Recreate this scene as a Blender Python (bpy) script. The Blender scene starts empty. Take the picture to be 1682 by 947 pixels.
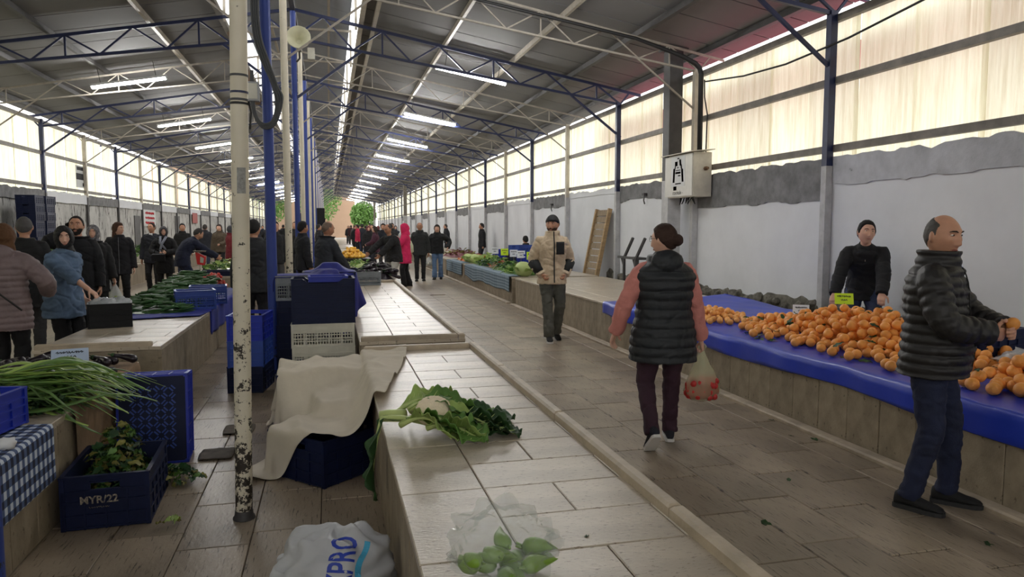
import bpy, bmesh, math, random
from mathutils import Vector, Matrix, Euler, noise
scene = bpy.context.scene
R = math.radians
COL = scene.collection

# ---------------------------------------------------------------- camera
cam_d = bpy.data.cameras.new('camera'); cam = bpy.data.objects.new('camera', cam_d); COL.objects.link(cam)
cam_d.sensor_width = 36.0; cam_d.lens = 36.0*1200/1682; cam_d.clip_end = 600; cam_d.clip_start = .05
cam.location = (0, 0, 1.65); cam.rotation_euler = (R(90-4.835), 0, R(-14.033))
scene.camera = cam

# ---------------------------------------------------------------- world: even overcast sky
world = bpy.data.worlds.new('overcast_sky'); scene.world = world; world.use_nodes = True
bg = world.node_tree.nodes['Background']
bg.inputs[0].default_value = (1, .985, .955, 1); bg.inputs[1].default_value = 2.5
scene.view_settings.view_transform = 'Standard'; scene.view_settings.look = 'None'
scene.view_settings.exposure = .40; scene.view_settings.gamma = 1
scene.view_settings.use_curve_mapping = False
LAMP_STRENGTH = 165.0
cy = scene.cycles
cy.use_denoising = True; cy.max_bounces = 8; cy.diffuse_bounces = 5; cy.glossy_bounces = 3
cy.transmission_bounces = 6; cy.transparent_max_bounces = 12; cy.sample_clamp_indirect = 6
cy.caustics_reflective = False; cy.caustics_refractive = False

# ---------------------------------------------------------------- object helpers
def tag(o, label=None, cat=None, group=None, kind=None):
    if label: o['label'] = label
    if cat: o['category'] = cat
    if group: o['group'] = group
    if kind: o['kind'] = kind
    return o

def empty(name, loc=(0,0,0), rz=0, label=None, cat=None, group=None, parent=None):
    o = bpy.data.objects.new(name, None); COL.objects.link(o)
    o.location = loc; o.rotation_euler = (0,0,rz); o.empty_display_size = .1
    o.parent = parent
    return tag(o, label, cat, group)

def inst(name, mesh, parent=None, loc=(0,0,0), rot=(0,0,0), scale=(1,1,1), mat=None):
    o = bpy.data.objects.new(name, mesh); COL.objects.link(o)
    o.location = loc; o.rotation_euler = rot; o.scale = scale if not isinstance(scale,(int,float)) else (scale,)*3
    o.parent = parent
    if mat is not None:
        if not mesh.materials: mesh.materials.append(mat)
        o.material_slots[0].link = 'OBJECT'; o.material_slots[0].material = mat
    return o

def copy_tree(o, parent=None, loc=None, rz=None, label=None, group=None):
    c = o.copy(); COL.objects.link(c); c.parent = parent
    if loc is not None: c.location = loc
    if rz is not None: c.rotation_euler = (0,0,rz)
    if label: c['label'] = label
    if group: c['group'] = group
    for ch in o.children: copy_tree(ch, c)
    return c

def shade(me, smooth=True, angle=None):
    me.polygons.foreach_set('use_smooth', [smooth]*len(me.polygons)); me.update()
    if angle and smooth: me.set_sharp_from_angle(angle=R(angle))

WORK = bpy.data.scenes.new('workbench')      # separate scene for evaluating helper meshes, removed at the end
class MB:
    """collects simple shapes into one mesh"""
    def __init__(s): s.v = []; s.f = []
    def add(s, vs, fs):
        n = len(s.v); s.v += [tuple(v) for v in vs]; s.f += [tuple(i+n for i in f) for f in fs]; return s
    def box(s, lo, hi, M=None):
        x0,y0,z0 = lo; x1,y1,z1 = hi
        vs = [Vector(p) for p in ((x0,y0,z0),(x1,y0,z0),(x1,y1,z0),(x0,y1,z0),(x0,y0,z1),(x1,y0,z1),(x1,y1,z1),(x0,y1,z1))]
        if M: vs = [M @ v for v in vs]
        return s.add(vs, [(0,3,2,1),(4,5,6,7),(0,1,5,4),(1,2,6,5),(2,3,7,6),(3,0,4,7)])
    def slab(s, lo, hi, b=.006, M=None):
        """box with chamfered top edges"""
        x0,y0,z0 = lo; x1,y1,z1 = hi
        vs = [Vector(p) for p in ((x0,y0,z0),(x1,y0,z0),(x1,y1,z0),(x0,y1,z0),(x0,y0,z1-b),(x1,y0,z1-b),(x1,y1,z1-b),(x0,y1,z1-b),
              (x0+b,y0+b,z1),(x1-b,y0+b,z1),(x1-b,y1-b,z1),(x0+b,y1-b,z1))]
        if M: vs = [M @ v for v in vs]
        return s.add(vs, [(0,3,2,1),(0,1,5,4),(1,2,6,5),(2,3,7,6),(3,0,4,7),(4,5,9,8),(5,6,10,9),(6,7,11,10),(7,4,8,11),(8,9,10,11)])
    def bar(s, p, q, w, h=None, up=(0,0,1)):
        """rectangular bar from p to q"""
        p = Vector(p); q = Vector(q); h = h or w; d = (q-p).normalized(); up = Vector(up)
        if abs(d.dot(up)) > .99: up = Vector((1,0,0))
        x = d.cross(up).normalized(); y = x.cross(d).normalized()
        vs = [a + x*sx*w/2 + y*sy*h/2 for a in (p,q) for sx,sy in ((-1,-1),(1,-1),(1,1),(-1,1))]
        return s.add(vs, [(3,2,1,0),(4,5,6,7),(0,1,5,4),(1,2,6,5),(2,3,7,6),(3,0,4,7)])
    def tube(s, pts, rad, n=8, caps=True, up=(0,0,1)):
        """tube through pts; rad = number or list"""
        pts = [Vector(p) for p in pts]; m = len(pts)
        rad = [rad]*m if isinstance(rad,(int,float)) else rad
        vs = []; fs = []; prev = None
        for i,p in enumerate(pts):
            d = (pts[min(i+1,m-1)] - pts[max(i-1,0)]).normalized()
            if prev is None:
                u = Vector(up)
                if abs(d.dot(u)) > .95: u = Vector((1,0,0))
                x = d.cross(u).normalized()
            else:
                x = (prev - d*prev.dot(d)).normalized()
            prev = x; y = d.cross(x)
            for k in range(n):
                a = 2*math.pi*k/n; vs.append(p + (x*math.cos(a)+y*math.sin(a))*rad[i])
        for i in range(m-1):
            for k in range(n):
                a=i*n+k; b=i*n+(k+1)%n; fs.append((a,b,b+n,a+n))
        if caps: fs.append(tuple(range(n-1,-1,-1))); fs.append(tuple(range((m-1)*n, m*n)))
        return s.add(vs, fs)
    def rings(s, rings, caps=True):
        """loft closed rings of equal length"""
        n = len(rings[0]); vs = [v for r in rings for v in r]; fs = []
        for i in range(len(rings)-1):
            for k in range(n):
                a=i*n+k; b=i*n+(k+1)%n; fs.append((a,b,b+n,a+n))
        if caps: fs.append(tuple(range(n-1,-1,-1))); fs.append(tuple(range((len(rings)-1)*n, len(rings)*n)))
        return s.add(vs, fs)
    def lathe(s, prof, n=16, M=None, fn=None):
        rs = []
        for r,z in prof:
            ring = []
            for k in range(n):
                a = 2*math.pi*k/n; p = Vector((r*math.cos(a), r*math.sin(a), z))
                if fn: p = fn(p)
                if M: p = M @ p
                ring.append(p)
            rs.append(ring)
        return s.rings(rs)
    def grid(s, fn, nu, nv):
        """fn(u,v)->point, u,v in 0..1"""
        vs = [fn(i/nu, j/nv) for j in range(nv+1) for i in range(nu+1)]; w = nu+1
        return s.add(vs, [(j*w+i, j*w+i+1, (j+1)*w+i+1, (j+1)*w+i) for j in range(nv) for i in range(nu)])
    def ball(s, c, r, nu=12, nv=8, M=None):
        c = Vector(c); r = (r,)*3 if isinstance(r,(int,float)) else r; rs = []
        vs = []; fs = []
        for j in range(1,nv):
            t = math.pi*j/nv
            for k in range(nu):
                a = 2*math.pi*k/nu; p = Vector((r[0]*math.sin(t)*math.cos(a), r[1]*math.sin(t)*math.sin(a), -r[2]*math.cos(t)))
                vs.append(c + (M @ p if M else p))
        bot = len(vs); p = Vector((0,0,-r[2])); vs.append(c + (M @ p if M else p)); p = Vector((0,0,r[2])); vs.append(c + (M @ p if M else p))
        for j in range(nv-2):
            for k in range(nu):
                a=j*nu+k; b=j*nu+(k+1)%nu; fs.append((a,b,b+nu,a+nu))
        for k in range(nu):
            fs.append((bot,(k+1)%nu,k)); o=(nv-2)*nu; fs.append((bot+1,o+k,o+(k+1)%nu))
        return s.add(vs, fs)
    def mesh(s, name='mesh', mat=None, smooth=False, angle=None):
        me = bpy.data.meshes.new(name); me.from_pydata(s.v, [], s.f); me.update()
        if mat: me.materials.append(mat)
        if smooth: shade(me, True, angle)
        return me
    def build(s, name, mat=None, parent=None, smooth=False, angle=None, loc=(0,0,0), rot=(0,0,0)):
        return inst(name, s.mesh(name, mat, smooth, angle), parent, loc, rot)

# ---------------------------------------------------------------- materials
MATS = {}
def sr(r, g, b):
    """sRGB 0..255 to linear"""
    f = lambda c: (c/255/12.92) if c/255 <= .04045 else ((c/255+.055)/1.055)**2.4
    return (f(r), f(g), f(b))

def mat(name, col, rough=.7, var=0.0, scale=8, stretch=(1,1,1), bump=0.0, bscale=None, col2=None, metal=0, spec=.5,
        spots=None, sscale=30, samt=.3, rnd=0.0, coord='Object', sheen=0, alpha=None, transl=0, detail=4, sstretch=None, coat=0, subs=0):
    """col mottled to col2 by noise; spots = darker pits; rnd = brightness change per object"""
    if name in MATS: return MATS[name]
    m = bpy.data.materials.new(name); m.use_nodes = True; MATS[name] = m
    nt = m.node_tree; N = nt.nodes; L = nt.links; p = N['Principled BSDF']
    p.inputs['Roughness'].default_value = rough; p.inputs['Metallic'].default_value = metal
    p.inputs['Specular IOR Level'].default_value = spec
    if sheen: p.inputs['Sheen Weight'].default_value = sheen
    if coat: p.inputs['Coat Weight'].default_value = coat; p.inputs['Coat Roughness'].default_value = .15
    if subs: p.inputs['Subsurface Weight'].default_value = subs; p.inputs['Subsurface Radius'].default_value = (.01,.004,.002)
    c4 = (*col, 1)
    tc = N.new('ShaderNodeTexCoord')
    out = None
    def mapped(st):
        mp = N.new('ShaderNodeMapping'); mp.inputs['Scale'].default_value = st; L.new(tc.outputs[coord], mp.inputs[0]); return mp.outputs[0]
    base = mapped(stretch)
    def rgb(c):
        r = N.new('ShaderNodeRGB'); r.outputs[0].default_value = c; return r.outputs[0]
    cur = rgb(c4)
    if var or col2:
        nz = N.new('ShaderNodeTexNoise'); nz.inputs['Scale'].default_value = scale; nz.inputs['Detail'].default_value = detail; nz.inputs['Roughness'].default_value = .6
        L.new(base, nz.inputs[0])
        mr = N.new('ShaderNodeMapRange'); mr.inputs[1].default_value = .32; mr.inputs[2].default_value = .68; L.new(nz.outputs[0], mr.inputs[0])
        mx = N.new('ShaderNodeMix'); mx.data_type = 'RGBA'; L.new(mr.outputs[0], mx.inputs[0])
        c2 = col2 or tuple(c*(1-var) for c in col); c1 = col if col2 else tuple(min(1,c*(1+var*.6)) for c in col)
        mx.inputs[6].default_value = (*c1,1); mx.inputs[7].default_value = (*c2,1); cur = mx.outputs[2]
    if spots:
        n2 = N.new('ShaderNodeTexNoise'); n2.inputs['Scale'].default_value = sscale; n2.inputs['Detail'].default_value = 5; n2.inputs['Roughness'].default_value = .7
        L.new(mapped(sstretch) if sstretch else base, n2.inputs[0])
        m2 = N.new('ShaderNodeMapRange'); m2.inputs[1].default_value = .5+.28*(1-samt); m2.inputs[2].default_value = .56+.28*(1-samt); L.new(n2.outputs[0], m2.inputs[0])
        mx = N.new('ShaderNodeMix'); mx.data_type = 'RGBA'; L.new(m2.outputs[0], mx.inputs[0]); L.new(cur, mx.inputs[6]); mx.inputs[7].default_value = (*spots,1); cur = mx.outputs[2]
    if rnd:
        oi = N.new('ShaderNodeObjectInfo'); m3 = N.new('ShaderNodeMapRange'); m3.inputs[3].default_value = 1-rnd; m3.inputs[4].default_value = 1+rnd; L.new(oi.outputs['Random'], m3.inputs[0])
        hs = N.new('ShaderNodeHueSaturation'); L.new(m3.outputs[0], hs.inputs['Value']); L.new(cur, hs.inputs['Color']); cur = hs.outputs[0]
    L.new(cur, p.inputs['Base Color'])
    if bump:
        nb = N.new('ShaderNodeTexNoise'); nb.inputs['Scale'].default_value = bscale or scale*3; nb.inputs['Detail'].default_value = 5; L.new(base, nb.inputs[0])
        bp = N.new('ShaderNodeBump'); bp.inputs['Strength'].default_value = bump; bp.inputs['Distance'].default_value = .01; L.new(nb.outputs[0], bp.inputs['Height']); L.new(bp.outputs[0], p.inputs['Normal'])
    if transl or alpha is not None:
        o = N['Material Output']; s = p.outputs[0]
        if transl:
            t = N.new('ShaderNodeBsdfTranslucent'); L.new(cur, t.inputs[0]); ms = N.new('ShaderNodeMixShader'); ms.inputs[0].default_value = transl; L.new(s, ms.inputs[1]); L.new(t.outputs[0], ms.inputs[2]); s = ms.outputs[0]
        if alpha is not None:
            t = N.new('ShaderNodeBsdfTransparent'); ms = N.new('ShaderNodeMixShader'); ms.inputs[0].default_value = alpha; L.new(t.outputs[0], ms.inputs[1]); L.new(s, ms.inputs[2]); s = ms.outputs[0]
        L.new(s, o.inputs[0])
    return m

def emit(name, col, st):
    m = bpy.data.materials.new(name); m.use_nodes = True; p = m.node_tree.nodes['Principled BSDF']
    p.inputs['Base Color'].default_value = (*col,1); p.inputs['Emission Color'].default_value = (*col,1); p.inputs['Emission Strength'].default_value = st
    return m

def checks(name, c1, c2, n, rough=.85, mid=None, axis=(0,1)):
    """woven check pattern in object space"""
    m = bpy.data.materials.new(name); m.use_nodes = True; nt = m.node_tree; N = nt.nodes; L = nt.links; p = N['Principled BSDF']
    p.inputs['Roughness'].default_value = rough
    uv = N.new('ShaderNodeUVMap'); sp = N.new('ShaderNodeSeparateXYZ'); L.new(uv.outputs[0], sp.inputs[0])
    hs = []
    for a in (0,1):
        k = N.new('ShaderNodeMath'); k.operation = 'MULTIPLY'; k.inputs[1].default_value = n; L.new(sp.outputs[a], k.inputs[0])
        fr = N.new('ShaderNodeMath'); fr.operation = 'FRACT'; L.new(k.outputs[0], fr.inputs[0])
        g = N.new('ShaderNodeMath'); g.operation = 'GREATER_THAN'; g.inputs[1].default_value = .5; L.new(fr.outputs[0], g.inputs[0]); hs.append(g.outputs[0])
    ad = N.new('ShaderNodeMath'); ad.operation = 'ADD'; L.new(hs[0], ad.inputs[0]); L.new(hs[1], ad.inputs[1])
    hf = N.new('ShaderNodeMath'); hf.operation = 'MULTIPLY'; hf.inputs[1].default_value = .5; L.new(ad.outputs[0], hf.inputs[0])
    rp = N.new('ShaderNodeValToRGB'); rp.color_ramp.interpolation = 'CONSTANT'; e = rp.color_ramp.elements
    e[0].position = 0; e[0].color = (*c1,1); e[1].position = .75; e[1].color = (*c2,1)
    q = e.new(.25); q.color = (*(mid or tuple((a+b)/2 for a,b in zip(c1,c2))),1)
    L.new(hf.outputs[0], rp.inputs[0]); L.new(rp.outputs[0], p.inputs['Base Color'])
    return m

def set_uv(me, fn):
    """fn(vertex co)->(u,v)"""
    l = me.uv_layers.new(name='uv'); vs = me.vertices
    for lp in me.loops: l.data[lp.index].uv = fn(vs[lp.vertex_index].co)

def jit(a): return random.uniform(-a, a)
def lerp(a, b, t): return a + (b-a)*t

def sphere_dirs(nu, nv):
    vs = []; fs = []
    for j in range(1,nv):
        t = math.pi*j/nv
        for k in range(nu):
            a = 2*math.pi*k/nu; vs.append(Vector((math.sin(t)*math.cos(a), math.sin(t)*math.sin(a), -math.cos(t))))
    b = len(vs); vs += [Vector((0,0,-1)), Vector((0,0,1))]
    for j in range(nv-2):
        for k in range(nu):
            a=j*nu+k; c=j*nu+(k+1)%nu; fs.append((a,c,c+nu,a+nu))
    for k in range(nu):
        fs.append((b,(k+1)%nu,k)); o=(nv-2)*nu; fs.append((b+1,o+k,o+(k+1)%nu))
    return vs, fs

# ================================================================ the hall
random.seed(4)
XW, XL, XC = 6.5, -7.7, -.62          # right wall, left wall, column line
Y0, Y1 = -9.0, 102.0
BAY = 3.65; BASE_Y = 15.8
LINES = [BASE_Y + BAY*k for k in range(-6, 24)]
SL = .183
def roof_z(x): return 6.17 - SL*abs(x-XC)
def is_blue(k): return k % 2 == 0
TOP = .57                              # height of the stalls

M_floor = mat('travertine_floor', sr(150,136,118), .36, .30, 1.3, (1,.5,1), .25, 40, spots=sr(62,53,45), sscale=6, samt=.74, sstretch=(10,.9,1), rnd=.10)
M_joint = mat('dirty_joint', sr(60,52,46), .9)
M_stall = mat('travertine_worktop', sr(190,178,160), .32, .20, 2.2, (.6,2,1), .2, 60, spots=sr(124,108,92), sscale=12, samt=.72, sstretch=(2.2,8,1), rnd=.06)
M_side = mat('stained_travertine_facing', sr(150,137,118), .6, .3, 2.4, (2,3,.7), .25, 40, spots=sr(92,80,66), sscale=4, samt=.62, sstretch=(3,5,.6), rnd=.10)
M_core = mat('mortar_core', sr(92,80,68), .95, .2, 6)
M_kerb = mat('stone_kerb', sr(184,170,150), .5, .2, 5, (1,1,1), .3, 40, spots=sr(130,105,80), sscale=16, samt=.3, rnd=.05)
M_wall = mat('white_plaster', sr(222,224,229), .85, .07, 1.1, (1,1,1), .15, 14, spots=sr(120,118,118), sscale=7, samt=.12)
M_cem = mat('bare_cement', sr(128,128,130), .95, .3, 5, (1,1,1), .5, 24, spots=sr(80,78,76), sscale=9, samt=.3)
M_cem2 = mat('light_cement', sr(186,188,194), .95, .2, 3, (1,1,1), .5, 24, spots=sr(120,120,122), sscale=6, samt=.45)
M_lwall = mat('flaking_plaster', sr(190,189,186), .9, .2, 2, (1,1,.5), .2, 14, spots=sr(66,62,58), sscale=3.6, samt=.86, sstretch=(1,2.6,.5))
M_roof = mat('grey_roof_panel', sr(116,115,116), .8, .06, 1.2, (1,1,1))
M_mon = mat('pale_ridge_panel', sr(176,184,196), .6, .06, 2)
M_steel_b = mat('blue_paint', sr(27,37,76), .45, .25, 7, (1,1,1), .1, 40, spots=sr(30,30,40), sscale=12, samt=.22)
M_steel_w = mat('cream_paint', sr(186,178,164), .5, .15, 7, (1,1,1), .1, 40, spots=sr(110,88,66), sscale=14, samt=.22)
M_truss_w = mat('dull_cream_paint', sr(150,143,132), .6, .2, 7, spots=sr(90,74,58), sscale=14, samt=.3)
M_steel_d = mat('dark_steel', sr(66,64,64), .6, .25, 6, spots=sr(90,70,54), sscale=9, samt=.2)
M_steel_g = mat('grey_steel', sr(122,116,108), .6, .3, 5, (1,1,1), .2, 30, spots=sr(60,50,44), sscale=11, samt=.35)

# floor: base plane, then slabs where the camera can tell them apart
def quad(name, x0, x1, y0, y1, z, m, parent=None):
    return MB().add([(x0,y0,z),(x1,y0,z),(x1,y1,z),(x0,y1,z)], [(0,1,2,3)]).build(name, m, parent)

def tiled_floor_mat():
    m = mat('travertine_floor_far', sr(154,140,122), .34, .30, 1.3, (1,.5,1), .25, 40, spots=sr(68,59,51), sscale=6, samt=.74, sstretch=(10,.9,1))
    nt = m.node_tree; N = nt.nodes; L = nt.links; p = N['Principled BSDF']; src = p.inputs['Base Color'].links[0].from_socket
    tc = N.new('ShaderNodeTexCoord'); mp = N.new('ShaderNodeMapping'); mp.inputs['Rotation'].default_value = (0,0,R(90)); L.new(tc.outputs['Object'], mp.inputs[0])
    bk = N.new('ShaderNodeTexBrick'); bk.inputs['Scale'].default_value = 1; bk.inputs['Brick Width'].default_value = .62; bk.inputs['Row Height'].default_value = .405
    bk.inputs['Mortar Size'].default_value = .006; bk.inputs['Color1'].default_value = (1,1,1,1); bk.inputs['Color2'].default_value = (.8,.8,.8,1); bk.inputs['Mortar'].default_value = (.35,.32,.3,1)
    L.new(mp.outputs[0], bk.inputs[0])
    mx = N.new('ShaderNodeMix'); mx.data_type = 'RGBA'; mx.blend_type = 'MULTIPLY'; mx.inputs[0].default_value = 1; L.new(src, mx.inputs[6]); L.new(bk.outputs[0], mx.inputs[7]); L.new(mx.outputs[2], p.inputs['Base Color'])
    return m
floor = MB().box((XL-.3, Y0, -.2), (XW+.3, Y1, -.012)).build('floor', M_joint); tag(floor, kind='structure')
far = MB().box((XL-.3, 17.65, -.012), (XW+.3, Y1, 0)).build('far_paving', tiled_floor_mat(), floor); tag(far, kind='stuff')
near = MB().box((XL-.3, Y0, -.012), (-2.6, 17.65, 0)).box((-1.5, Y0, -.0125), (.3, 2.1, 0)).box((1.25, Y0, -.0125), (XW+.3, 1.2, 0)).box((3.8,1.2,-.0124),(XW+.3,17.65,0)).build('side_paving', MATS['travertine_floor_far'], floor); tag(near, kind='stuff')
slab_me = [MB().slab((-.2,-.307,-.012),(.2,.307,0),.004).mesh('floor_slab', M_floor) for _ in range(1)][0]
for (x0, n) in ((-1.515, 5), (1.27, 7)):
    wd = (1.80/5 if n == 5 else 2.54/7); sc = wd/.405
    for i in range(n):
        off = (i % 2)*.31 + (i % 3)*.08
        y = 1.35 if n == 7 else 2.2
        y += off-.31
        while y < 17.5:
            inst('floor_slab', slab_me, floor, (x0+wd*(i+.5), y+.31, jit(.0012)-.0013), (0,0,math.pi*random.randint(0,1)), (sc,1,1)); y += .622
# ceiling: panels one metre wide on purlins, a raised ridge over the middle
ceil = MB().bar((XC,Y0,6.04),(XC,Y1,6.04),.10,.10).build('ceiling', M_steel_d); tag(ceil, kind='structure')
RX1 = 7.16; LX1 = -8.0; OPR, OPL = .72, -2.0
def panel_mesh(xa, xb):
    za, zb = roof_z(xa), roof_z(xb)
    b = MB(); t = .05; g = .016
    b.add([(xa,g,za),(xb,g,zb),(xb,1-g,zb),(xa,1-g,za),(xa,g,za+t),(xb,g,zb+t),(xb,1-g,zb+t),(xa,1-g,za+t)], [(0,3,2,1),(4,5,6,7),(0,1,5,4),(1,2,6,5),(2,3,7,6),(3,0,4,7)])
    return b.mesh('roof_panel', M_roof)
pr_, pl_ = panel_mesh(OPR, RX1), panel_mesh(OPL, LX1)
for k in range(int(Y0), int(Y1)):
    inst('roof_panel', pr_, ceil, (0,k,0)); inst('roof_panel', pl_, ceil, (0,k,0))
# weather sheet above the panel joints
MB().grid(lambda u,v: (lerp(OPR,RX1,u), lerp(Y0,Y1,v), roof_z(lerp(OPR,RX1,u))+.056), 1, 1).build('roof_cover', M_steel_d, ceil)
MB().grid(lambda u,v: (lerp(OPL,LX1,u), lerp(Y0,Y1,v), roof_z(lerp(OPL,LX1,u))+.056), 1, 1).build('roof_cover', M_steel_d, ceil)
for x, m, w in ((1.0,M_steel_w,.07),(2.5,M_steel_w,.06),(4.0,M_steel_w,.06),(5.35,M_steel_d,.09),(6.65,M_steel_d,.10),(.74,M_steel_w,.09),
             (-2.02,M_steel_g,.10),(-3.3,M_steel_w,.07),(-5.05,M_steel_d,.07),(-6.3,M_steel_d,.09),(-7.6,M_steel_d,.10)):
    MB().bar((x,Y0,roof_z(x)-.05),(x,Y1,roof_z(x)-.05),w,.10).build('purlin', m, ceil)
# raised ridge
mon = [(-1.90,6.62),(XC-.02,6.92),(.60,6.62)]
for a, b_ in ((0,1),(2,1)):
    (xa,za),(xb,zb) = mon[a], mon[b_]
    me = MB(); t = .04
    me.add([(xa,.01,za),(xb,.01,zb),(xb,.99,zb),(xa,.99,za),(xa,.01,za+t),(xb,.01,zb+t),(xb,.99,zb+t),(xa,.99,za+t)], [(0,3,2,1),(4,5,6,7),(0,1,5,4),(1,2,6,5),(2,3,7,6),(3,0,4,7)])
    me = me.mesh('ridge_panel', M_mon)
    for k in range(int(Y0), int(Y1)): inst('ridge_panel', me, ceil, (0,k,0))
    MB().add([(xa,Y0,za+.045),(xb,Y0,zb+.045),(xb,Y1,zb+.045),(xa,Y1,za+.045)],[(0,1,2,3)]).build('ridge_cover', M_mon, ceil)
for x in (-1.3, .1):
    MB().bar((x,Y0,6.66),(x,Y1,6.66),.06,.06).build('ridge_purlin', M_steel_w, ceil)
up_me = MB().bar((0,0,5.7),(0,0,6.62),.05).mesh('ridge_upright', M_steel_w)
tie_me = MB().bar((-1.95,0,6.58),(.66,0,6.58),.05,.05).mesh('ridge_tie', M_steel_w)
for y in LINES:
    for x in (-1.92, .63): inst('ridge_upright', up_me, ceil, (x,y,0))
    inst('ridge_tie', tie_me, ceil, (0,y,0))

# walls -----------------------------------------------------------------
wall_r = MB().box((XW, Y0, 0), (XW+.22, Y1, 2.5)).build('wall_right', M_wall); tag(wall_r, kind='structure')
wall_l = MB().box((XL-.22, Y0, 0), (XL, Y1, 2.62)).build('wall_left', M_lwall); tag(wall_l, kind='structure')
tag(MB().box((XL-.22,Y0-.2,0),(XW+.22,Y0,3.2)).build('wall_light_block', M_wall), kind='structure')  # unseen end wall, added to darken the foreground; open above to admit some sky
def ragged(y0, y1, zt, zb, x, side, seed, rt=.03, rb=.05, t=.02):
    """thin cement patch with broken upper and lower edge"""
    b = MB(); n = int((y1-y0)/.09)
    top = [zt + noise.noise(Vector((i*.31, seed, 0)))*rt*2 + jit(.012) for i in range(n+1)]
    bot = [zb + (round(noise.noise(Vector((i*.13, seed+9, 0)))*3)/3)*rb for i in range(n+1)]
    vs = []; fs = []
    for i in range(n+1):
        y = lerp(y0,y1,i/n)
        for xx in (x, x-side*t): vs += [(xx,y,bot[i]),(xx,y,top[i])]
    for i in range(n):
        a=i*4; c=a+4
        fs += [(a+2,c+2,c+3,a+3),(a+1,a+3,c+3,c+1),(a,c,c+2,a+2),(a,a+1,c+1,c)]
    fs += [(0,2,3,1),(n*4,n*4+1,n*4+3,n*4+2)]
    return b.add(vs, fs)
for i, y in enumerate(LINES[:-1]):
    if y+BAY < 0 or y > 70: continue
    if i % 2 == 1 or y < 9:
        wide = .62 if y < 9 and i % 2 == 0 else .36
        ragged(y+.06, y+BAY-.06, 2.56, 2.5-wide*.8, XW, 1, i*3.7, .03, .07).build('cement_patch', M_cem if y > 8 else M_cem2, wall_r)
    else:
        ragged(y+.06, y+BAY-.06, 2.55, 2.42, XW, 1, i*3.7, .03, .02).build('plaster_edge', M_wall, wall_r)
    ragged(y+.06, y+BAY-.06, 2.66, 2.36, XL, -1, i*5.1, .02, .02, .05).build('concrete_band', M_cem if i%2 else M_wall, wall_l)
# broken foot of the right wall
M_rub = mat('mossy_rubble', sr(134,130,120), .95, .45, 9, (1,1,1), .6, 24, col2=sr(70,68,60))
def rock_mesh(seed, s):
    rnd = random.Random(seed); bm = bmesh.new(); bmesh.ops.create_icosphere(bm, subdivisions=2, radius=1)
    for v in bm.verts: v.co = Vector((v.co.x*s[0], v.co.y*s[1], v.co.z*s[2]))*(1+rnd.uniform(-.14,.14))
    me = bpy.data.meshes.new('rubble_stone'); bm.to_mesh(me); bm.free(); me.materials.append(M_rub); return me
rocks = [rock_mesh(i, (.10,.13,.08)) for i in range(5)]
for i in range(120):
    y = 5.6 + 10.5*(i/120) + jit(.06); z = random.choice((.10,.24,.38,.48,.54))
    inst('rubble_stone', random.choice(rocks), wall_r, (XW-.02+jit(.03), y, z), (jit(1.5),jit(1.5),jit(3)), random.uniform(.7,1.15))
ragged(5.4, 16.5, .60, .03, XW, 1, 3.3, .06, .02, .03).build('broken_plaster_foot', M_rub, wall_r)

# translucent corrugated sheets
def sheet_mat():
    m = bpy.data.materials.new('corrugated_fibreglass'); m.use_nodes = True; nt = m.node_tree; N = nt.nodes; L = nt.links
    N.remove(N['Principled BSDF']); o = N['Material Output']
    tc = N.new('ShaderNodeTexCoord'); oi = N.new('ShaderNodeObjectInfo')
    ad = N.new('ShaderNodeVectorMath'); ad.operation = 'ADD'; L.new(tc.outputs['Object'], ad.inputs[0]); L.new(oi.outputs['Location'], ad.inputs[1])
    mp = N.new('ShaderNodeMapping'); mp.inputs['Scale'].default_value = (1,15,.7); L.new(ad.outputs[0], mp.inputs[0])
    nz = N.new('ShaderNodeTexNoise'); nz.inputs['Scale'].default_value = 1.6; nz.inputs['Detail'].default_value = 7; nz.inputs['Roughness'].default_value = .65; L.new(mp.outputs[0], nz.inputs[0])
    rp = N.new('ShaderNodeValToRGB'); e = rp.color_ramp.elements; e[0].position = .25; e[0].color = (*sr(222,216,188),1); e[1].position = .6; e[1].color = (*sr(250,249,228),1); L.new(nz.outputs[0], rp.inputs[0])
    hs = N.new('ShaderNodeHueSaturation'); mr = N.new('ShaderNodeMapRange'); mr.inputs[3].default_value = .86; mr.inputs[4].default_value = 1.05; L.new(oi.outputs['Random'], mr.inputs[0]); L.new(mr.outputs[0], hs.inputs['Value']); L.new(rp.outputs[0], hs.inputs['Color'])
    t = N.new('ShaderNodeBsdfTranslucent'); L.new(hs.outputs[0], t.inputs[0]); d = N.new('ShaderNodeBsdfDiffuse'); L.new(hs.outputs[0], d.inputs[0])
    ms = N.new('ShaderNodeMixShader'); ms.inputs[0].default_value = .22; L.new(t.outputs[0], ms.inputs[1]); L.new(d.outputs[0], ms.inputs[2]); L.new(ms.outputs[0], o.inputs[0])
    return m
M_sheet = sheet_mat()
W = 1.0
def sheet(z0, z1):
    n = 36
    return MB().grid(lambda u,v: (.016*math.cos(u*12*2*math.pi), (u-.5)*W, lerp(z0,z1,v)), n, 1).mesh('corrugated_sheet', M_sheet, True)
sh_r = sheet(2.47, 4.40); sh_l = sheet(2.58, 4.60)
y = Y0+.5; i = 0
while y < Y1:
    inst('corrugated_sheet', sh_r, wall_r, (XW+.13+(i%2)*.03+jit(.005), y+jit(.02), jit(.015)), (0,jit(.008),0))
    if not (29.9 < y < 31.0):
        inst('corrugated_sheet', sh_l, wall_l, (XL-.13-(i%2)*.03+jit(.005), y+jit(.02), jit(.015)), (0,jit(.008),0))
    y += .955; i += 1
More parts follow.
